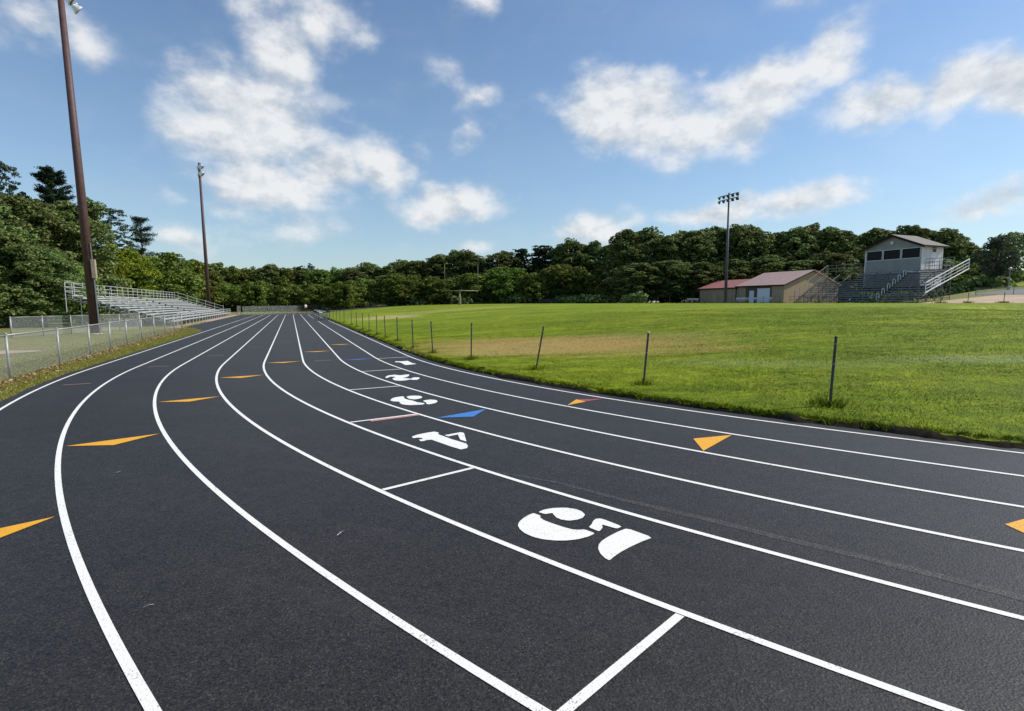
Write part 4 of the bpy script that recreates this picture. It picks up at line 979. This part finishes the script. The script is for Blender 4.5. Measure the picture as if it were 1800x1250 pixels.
# ------------------------------------------------------------------ person
def person():
    x, y = 2.72, 112.0; t = empty('person', (x, y, zz(x, y)), 0.3); tag(t, 'person in a white shirt and dark trousers walking at the far end of the lanes', 'person')
    def skin(name, pts, edges, mat, parent):
        me = bpy.data.meshes.new(name); me.from_pydata([p[:3] for p in pts], edges, []); me.materials.append(mat)
        o = bpy.data.objects.new(name, me); COL.objects.link(o); o.parent = parent
        md = o.modifiers.new('skin', 'SKIN'); me.skin_vertices[0].data[0].use_root = True
        for v, p in zip(me.skin_vertices[0].data, pts): v.radius = (p[3], p[3] * (p[4] if len(p) > 4 else 1))
        s = o.modifiers.new('sub', 'SUBSURF'); s.levels = 1; s.render_levels = 2
        md.use_smooth_shade = True
        return o
    B = [(0, 0, .95, .13, .8), (0, 0, 1.15, .13, .75), (0, 0, 1.38, .15, .7), (0, 0, 1.50, .06), (0, .01, 1.58, .065), (0, .02, 1.66, .085, 1.15), (0, .01, 1.74, .07),
         (.17, 0, 1.42, .055), (.23, .05, 1.15, .042), (.22, .16, .93, .034), (.22, .2, .84, .03), (-.17, 0, 1.42, .055), (-.23, -.06, 1.15, .042), (-.24, -.06, .92, .034), (-.24, -.04, .83, .03),
         (.09, 0, .88, .095), (.10, .10, .50, .065), (.10, .0, .10, .045), (.10, .14, .04, .04), (-.09, 0, .88, .095), (-.10, -.06, .50, .065), (-.10, -.22, .12, .045), (-.10, -.10, .04, .04)]
    E = [(0, 1), (1, 2), (2, 3), (3, 4), (4, 5), (5, 6), (2, 7), (7, 8), (8, 9), (9, 10), (2, 11), (11, 12), (12, 13), (13, 14), (0, 15), (15, 16), (16, 17), (17, 18), (0, 19), (19, 20), (20, 21), (21, 22)]
    body = skin('body', B, E, M['skin'], t)
    S = [(0, 0, .90, .155, .8), (0, 0, 1.15, .15, .75), (0, 0, 1.38, .17, .72), (0, 0, 1.47, .09), (.175, 0, 1.42, .075), (.22, .04, 1.24, .065), (-.175, 0, 1.42, .075), (-.22, -.04, 1.24, .065)]
    skin('shirt', S, [(0, 1), (1, 2), (2, 3), (2, 4), (4, 5), (2, 6), (6, 7)], M['shirt'], t)
    Pn = [(0, 0, .93, .145, .8), (.09, 0, .86, .11), (.10, .10, .50, .085), (.10, .0, .12, .065), (-.09, 0, .86, .11), (-.10, -.06, .50, .085), (-.10, -.21, .14, .065)]
    skin('trousers', Pn, [(0, 1), (1, 2), (2, 3), (0, 4), (4, 5), (5, 6)], M['pants'], t)
    h = MB(); h.lathe((0, -0.01, 1.68), (0, -0.25, 1), [(-0.02, 0.094), (0.05, 0.09), (0.10, 0.05), (0.115, 0.01)], 12); h.build('hair', M['hair'], t, True)
person()

# ------------------------------------------------------------------ trees
def quads(c, nrm, s, asp):
    n = len(c); nrm = nrm / np.linalg.norm(nrm, axis=1, keepdims=True)
    r = rng.normal(size=(n, 3)); a = np.cross(nrm, r); a /= np.linalg.norm(a, axis=1, keepdims=True); b = np.cross(nrm, a)
    s = s[:, None]; bend = nrm * s * 0.25
    q = np.stack([c - a * s * 0.5 - bend, c - b * s * asp * 0.5, c + a * s * 0.5 - bend, c + b * s * asp * 0.5], 1)
    return q.reshape(-1, 3), np.arange(4 * n).reshape(-1, 4)
def crown_blobs(w, h, lo, n, rmin, rmax, shape):
    """a crown of several big lobes, each studded with leaf clumps"""
    lobes = []; H = h - lo
    lev = max(4, int(round(H / (0.26 * w))))
    nl = int(lev * 4.6)
    for li in range(nl):
        f = 0.06 + 0.86 * ((li + rng.random()) / nl) ** 1.1
        R = w / 2 * shape(f); lr = w * rng.uniform(0.15, 0.29) * (1 if f < 0.75 else 0.85); a = li * 2.4 + rng.uniform(-0.5, 0.5)
        rr = max(0, R - lr * 0.85) * (rng.uniform(0.55, 1.12) if f < 0.8 else rng.uniform(0, 1)); z = lo + H * f
        z = min(z, h - lr * rng.uniform(0.95, 1.5)); lobes.append((rr * math.cos(a), rr * math.sin(a), z, lr))
    lobes.append((rng.normal(0, 0.05) * w, rng.normal(0, 0.05) * w, h - 0.19 * w, 0.18 * w))
    out = []
    for i in range(n):
        x, y, z, lr = lobes[i % len(lobes)]; d = rng.normal(size=3); d /= np.linalg.norm(d); d[2] = abs(d[2]) if rng.random() < 0.6 else d[2]
        r = rng.uniform(rmin, rmax) * w; q = lr * rng.uniform(0.55, 1.0) - r * 0.35
        out.append((x + d[0] * q, y + d[1] * q, max(lo, z + d[2] * q * 1.05), r))
    return out
def leaf_cloud(blobs, per, s0, s1, out=0.7, squash=0.95):
    C, N_ = [], []
    for x, y, z, r in blobs:
        m = max(8, int(per * (r ** 2)))
        d = rng.normal(size=(m, 3)); d /= np.linalg.norm(d, axis=1, keepdims=True); d[:, 2] = np.where(d[:, 2] < -0.35, -d[:, 2], d[:, 2])
        rad = r * (out + (1.08 - out) * rng.random(m) ** 0.6)
        C.append(np.array([x, y, z]) + d * rad[:, None] * np.array([1, 1, squash])); N_.append(d + 0.55 * rng.normal(size=(m, 3)))
    C = np.concatenate(C); return quads(C, np.concatenate(N_), rng.uniform(s0, s1, len(C)), 0.8)
def trunk_mesh(h, r, limbs):
    mb = MB(); z = 0; p = Vector((0, 0, -0.3)); k = 6
    for i in range(k):
        q = Vector((0.05 * h * 0.1 * math.sin(i * 2), 0.05 * h * 0.1 * math.cos(i * 1.7), h * (i + 1) / k)); mb.tube(p, q, r * (1 - 0.13 * i), r * (1 - 0.13 * (i + 1)), 9); p = q
    for x, y, z, rr in limbs:
        b = Vector((0, 0, min(h * 0.9, max(h * 0.15, z * 0.55)))); e = Vector((x, y, z)); m_ = b.lerp(e, 0.5) + Vector((0, 0, -0.06 * h)); mb.tube(b, m_, r * 0.42, r * 0.25, 6); mb.tube(m_, e, r * 0.25, r * 0.08, 6)
    return mb
round_shape = lambda f: (0.80 + 0.20 * math.sin(PI * min(1, f * 1.1))) * math.sqrt(max(0.0, 1 - max(0, (f - 0.42) / 0.58) ** 2.4)) * (0.75 + 0.25 * min(1, f * 5))
cone_shape = lambda f: 0.95 * (1 - f) ** 0.75 * (0.75 + 0.25 * min(1, f * 6)) + 0.06
bush_shape = lambda f: math.sqrt(max(0.02, 1 - f ** 2.2))
PROTO = {}
def proto(kind, w, h, lo, n, rmin, rmax, shape, per, s0, s1, mat, nlimb=9, squash=0.95, out=0.65):
    bl = crown_blobs(w, h, lo, n, rmin, rmax, shape)
    t = empty('tree', (0, 0, 0)); t['dim'] = (w, h)
    tb = trunk_mesh(h * 0.78, w * 0.035 + 0.08, [b for b in bl if b[2] > h * 0.3][:nlimb]).build('trunk', M['bark'], t, True)
    v, f = leaf_cloud(bl, per, s0, s1, out, squash); c = np_mesh('crown', v, f, mat, t)
    PROTO.setdefault(kind, []).append([t, w, h, False])
def pine_proto(kind, w, h, lo, layers, sparse, mat):
    t = empty('tree', (0, 0, 0)); mb = MB(); mb.tube((0, 0, -0.3), (0.1, 0.05, h * 0.97), 0.22, 0.04, 8); C, N_, S = [], [], []
    for i in range(layers):
        f = i / (layers - 1); z = lo + (h * 0.95 - lo) * f + (rng.uniform(-0.4, 0.4) if 0 < i < layers - 1 else 0); R = w / 2 * (0.35 + 0.65 * (1 - f) ** 0.7) * (1 - 0.35 * sparse * rng.random())
        z_l = z
        for k in range(6 if sparse < 0.5 else 4):
            z = min(h * 0.96, z_l + rng.uniform(-0.6, 0.6))
            a = 2 * PI * (k + rng.random() * 0.9) / 5.5 + i * 1.1; L = R * rng.uniform(0.5, 1.15); up = 0.15 + 0.45 * f + rng.uniform(-0.08, 0.12)
            e = Vector((L * math.cos(a), L * math.sin(a), z + L * up)); mb.tube((0, 0, z), e, 0.06, 0.015, 5)
            for s in np.linspace(0.35, 1.0, 6):
                m = 60 if sparse < 0.5 else 34; p = np.array([e.x * s, e.y * s, z + L * up * s]); rad = (0.30 if sparse < 0.5 else 0.46) * (1.25 - 0.35 * s)
                d = rng.normal(size=(m, 3)); d[:, 2] *= 0.6; C.append(p + d * rad * 0.55); N_.append(rng.normal(size=(m, 3)) * 0.7 + np.array([0, 0, 1.0])); S.append(rng.uniform(0.14, 0.34, m))
    v, f_ = quads(np.concatenate(C), np.concatenate(N_), np.concatenate(S), 0.35)
    mb.build('trunk', M['bark'], t, True); np_mesh('crown', v, f_, mat, t)
    PROTO.setdefault(kind, []).append([t, w, h, False])
for i in range(6): proto('oak', 9.6, 17.5, 1.0, 400, 0.055, 0.10, round_shape, 62, 0.26, 0.55, M['oak'])
for i in range(3): proto('nearoak', 7.5, 12.0, 0.6, 480, 0.045, 0.085, round_shape, 270, 0.14, 0.30, M['oak'])
for i in range(3): proto('green', 9.5, 10.5, 0.5, 280, 0.055, 0.10, round_shape, 72, 0.22, 0.48, M['green'])
for i in range(3): proto('bush', 9.5, 7.5, 0.3, 240, 0.05, 0.09, bush_shape, 85, 0.22, 0.45, M['green'])
for i in range(2): proto('yellow', 8.5, 9.0, 0.4, 380, 0.045, 0.085, round_shape, 190, 0.15, 0.32, M['yellow'])
for i in range(3): proto('spruce', 7.5, 17.5, 1.0, 330, 0.045, 0.08, cone_shape, 110, 0.22, 0.45, M['pine'])
for i in range(2): proto('loose', 6.5, 18.0, 2.0, 220, 0.05, 0.085, round_shape, 190, 0.14, 0.30, M['blue'], 14, 0.8, 0.4)
proto('loosebig', 8.5, 12.0, 1.2, 120, 0.045, 0.085, round_shape, 170, 0.15, 0.32, M['blue'], 22, 1.1, 0.35)
pine_proto('pine', 5.8, 17.7, 2.0, 24, 0.0, M['pine'])
pine_proto('oldpine', 5.4, 17.6, 6.5, 15, 0.9, M['pine'])

TREES = [
 ('oak',-23.6,56.7,11.1,7.3),
 ('loose',-29.7,79.7,18.6,4.6),
 ('pine',-25.5,80.0,17.7,5.7),
 ('oak',-22.8,65.2,12.0,8.1),
 ('oak',-20.5,68.6,12.5,7.0),
 ('oak',-20.2,52.7,7.6,5.2),
 ('oak',-18.6,54.1,6.5,5.5),
 ('loose',-26.6,105.5,18.0,7.8),
 ('yellow',-20.0,83.3,9.3,8.8),
 ('yellow',-19.6,72.1,7.4,5.0),
 ('oldpine',-24.6,115.6,17.6,5.7),
 ('green',-19.5,107.2,10.5,9.3),
 ('green',-18.6,128.7,11.2,9.5),
 ('bush',-17.5,58.9,5.1,4.6),
 ('oak',-17.2,150.0,12.2,7.8),
 ('green',-13.0,148.2,11.3,7.0),
 ('green',-9.0,148.6,11.0,7.4),
 ('oak',-4.8,142.6,11.4,7.6),
 ('green',-1.0,143.1,10.8,7.0),
 ('oak',2.9,144.7,11.2,7.2),
 ('loose',5.2,149.4,12.4,4.5),
 ('green',6.8,139.8,10.4,7.0),
 ('green',11.1,140.2,10.8,7.9),
 ('oak',14.8,136.4,10.3,7.0),
 ('bush',-12.9,134.5,6.4,9.0),
 ('bush',-6.7,132.0,6.8,9.6),
 ('bush',-0.4,131.4,6.4,9.8),
 ('bush',6.0,126.6,6.0,9.0),
 ('bush',12.2,125.1,6.8,9.7),
 ('oak',19.9,145.4,12.6,9.1),
 ('oak',23.8,141.5,11.7,8.2),
 ('oak',28.2,144.2,13.5,9.2),
 ('oak',32.1,140.4,13.3,9.1),
 ('oak',36.3,138.8,14.6,9.4),
 ('oak',41.2,139.0,15.9,9.5),
 ('oak',44.8,135.3,15.7,9.1),
 ('spruce',48.3,133.7,13.4,8.6),
 ('oak',53.3,134.0,15.8,10.0),
 ('spruce',58.2,132.2,16.6,9.5),
 ('spruce',62.2,128.3,17.0,10.5),
 ('oak',68.0,128.0,17.3,9.2),
 ('oak',70.6,124.8,18.5,9.9),
 ('oak',75.0,122.9,18.1,9.9),
 ('oak',78.8,119.1,17.4,9.7),
 ('bush',16.5,131.0,7.6,10.2),
 ('green',23.9,127.0,8.9,10.8),
 ('bush',31.7,123.6,8.0,10.8),
 ('green',40.5,121.1,8.8,11.6),
 ('green',47.5,118.4,10.4,11.6),
 ('bush',52.9,113.7,8.6,10.8),
 ('green',59.6,112.2,10.8,12.9),
 ('bush',64.7,108.8,8.6,9.4),
 ('oak',70.6,100.8,17.9,10.2),
 ('oak',75.6,100.9,18.5,9.8),
 ('oak',77.9,97.6,16.9,9.6),
 ('oak',82.9,97.8,18.0,9.8),
 ('oak',84.5,93.9,18.2,10.1),
 ('oak',90.3,94.8,18.8,9.8),
 ('oak',92.7,91.6,18.9,10.2),
 ('oak',96.8,89.9,18.9,10.2),
 ('oak',102.6,89.5,17.7,9.8),
 ('oak',104.9,86.4,18.2,9.6),
 ('oak',109.8,86.7,19.6,9.8),
 ('oak',111.7,83.6,18.2,9.6),
 ('oak',115.2,82.0,17.4,9.6),
 ('oak',121.0,81.7,17.1,9.8),
 ('oak',122.7,79.0,18.1,9.6),
 ('oak',128.5,78.7,17.8,9.8),
 ('oak',128.1,75.7,18.7,9.5),
 ('oak',132.4,74.8,17.4,9.6),
 ('oak',134.0,72.0,17.5,10.1),
 ('oak',136.9,70.6,16.2,8.8),
 ('oak',138.7,69.5,12.7,6.9),
 ('oak',64.9,89.2,9.6,9.8),
 ('oak',72.0,87.4,10.4,9.9),
 ('oak',77.2,84.0,9.5,9.2),
 ('oak',83.9,82.4,10.3,9.9),
 ('oak',89.6,80.0,10.9,9.9),
 ('oak',94.8,76.7,10.1,9.8),
 ('oak',102.2,74.9,11.8,9.9),
 ('oak',117.8,64.9,10.3,9.0),
 ('green',122.1,63.0,9.6,8.5),
 ('loosebig',109.9,51.0,12.4,8.1),
 ('bush',154.9,66.5,8.1,7.8),
 ('bush',135.9,65.8,7.7,6.1),
 ('bush',158.3,70.6,8.1,9.5),
]
LANDMARKS = [('the big brown pole', (-10.95, 39.0)), ('the farther brown pole', (-11.9, 95.5)), ('the white-shirted person', (2.72, 112.0)), ('the goal post', (30.3, 97.0)),
             ('the small dark bleachers', (54.2, 107.5)), ('the slim dark pole', (68.0, 68.5)), ('the press box', (78, 47))]
DESC = {'oak': 'dark rounded oak', 'green': 'mid green leafy tree', 'bush': 'low green bushy tree', 'yellow': 'yellow-green leafy tree', 'spruce': 'pointed dark conifer', 'loose': 'loose open-crowned tree',
        'loosebig': 'wide loose-leaved grey-green tree', 'pine': 'layered dark pine', 'oldpine': 'sparse ragged pine'}
NAMES = {'oak': 'oak_tree', 'green': 'leafy_tree', 'bush': 'bushy_tree', 'yellow': 'leafy_tree', 'spruce': 'conifer_tree', 'loose': 'open_tree', 'loosebig': 'open_tree', 'pine': 'pine_tree', 'oldpine': 'pine_tree'}
def plant_trees():
    bear = lambda p: math.atan2(p[0], p[1]); nm = [l[0] for l in LANDMARKS]
    info = []
    for i, (k, x, y, top, w) in enumerate(TREES):
        b = bear((x, y)); li = min(range(len(nm)), key=lambda q: abs(bear(LANDMARKS[q][1]) - b)); s = 1 if b > bear(LANDMARKS[li][1]) else -1
        info.append((i, k, x, y, top, w, b, li, s, k == 'oak' and top > 14))
    for i, k, x, y, top, w, b, li, s, tall in info:
        kk = 'nearoak' if (k == 'oak' and math.hypot(x, y) < 75) else k
        lst = PROTO[kk]; P = lst[i % len(lst)]
        same = sorted([j for j in info if j[1] == k and j[7] == li and j[8] == s and j[9] == tall], key=lambda j: abs(j[6] - bear(LANDMARKS[li][1])))
        n = [j[0] for j in same].index(i); size = ('tall ' if tall else 'lower ') if k == 'oak' else ''
        to = nm[li + s] if 0 <= li + s < len(nm) else ('the edge of the wood' if s < 0 else 'the grey road')
        lb = '%s%s, %s from %s towards %s' % (size, DESC[k], ORD[n], nm[li], to)
        if k == 'loosebig': lb = 'wide loose-leaved grey-green tree standing apart beside the grey road'
        t0 = P[0]
        t = t0 if not P[3] else copy_tree(t0)
        P[3] = True
        z = zz(x, y) - 0.1; sw = w / P[1] * (1.32 if k in ('oak', 'spruce') else 1.18); sh = (top - z) / P[2]
        t.name = NAMES[k]; t.location = (x, y, z); t.rotation_euler = (0, 0, rng.uniform(0, 2 * PI)); t.scale = (sw, sw * rng.uniform(0.9, 1.15), sh)
        tag(t, lb, 'tree', 'trees round the field' if k != 'loosebig' else None)
    for k, l in PROTO.items():
        for P in l:
            if not P[3]:
                for c in list(P[0].children): bpy.data.objects.remove(c)
                bpy.data.objects.remove(P[0])
plant_trees()
def woodland():
    """the deep wood behind the front trees, read as one mass"""
    bl = []
    for a in np.linspace(-24, 66, 300):
        t = math.radians(a); D = 168 if a < 20 else 168 - 12 * min(1, (a - 20) / 20)
        for z0, r in ((0.6, 1.6), (2.2, 2.6), (5.0, 3.0), (8.2, 2.8)):
            D2 = D + rng.uniform(-4, 6); x = D2 * math.sin(t + rng.normal(0, 0.01)); y = D2 * math.cos(t)
            bl.append((x, y, zz(x, y) + z0 + rng.uniform(-0.8, 0.8), r * rng.uniform(0.8, 1.25)))
    for a in np.linspace(-7, 66, 420):
        t = math.radians(a); D = 127 + 4 * math.sin(a) - 22 * min(1, max(0, (a - 25) / 12)) + 12 * min(1, max(0, (a - 48) / 8)); D += rng.uniform(-3, 6) + (8 if a < 12 else 0); x = D * math.sin(t); y = D * math.cos(t)
        if 60 < x < 98 and y < 92: continue
        bl.append((x, y, zz(x, y) + rng.uniform(0.2, 1.0), rng.uniform(0.7, 1.5)))
    v, f = leaf_cloud(bl, 32, 0.4, 0.9, 0.7); tag(np_mesh('woods', v, f, M['oak']), kind='stuff')
    # undergrowth along the left wood edge
    bl = []
    for k in range(150):
        y = rng.uniform(40, 150); x = -19 - 0.02 * y - abs(rng.normal(0, 3.5)) - (6 if y < 60 else 0) * (60 - y) / 20
        bl.append((x, y, rng.uniform(0.3, 2.2), rng.uniform(0.7, 1.6)))
    v, f = leaf_cloud(bl, 60, 0.2, 0.45, 0.6); tag(np_mesh('undergrowth', v, f, M['green']), kind='stuff')
woodland()
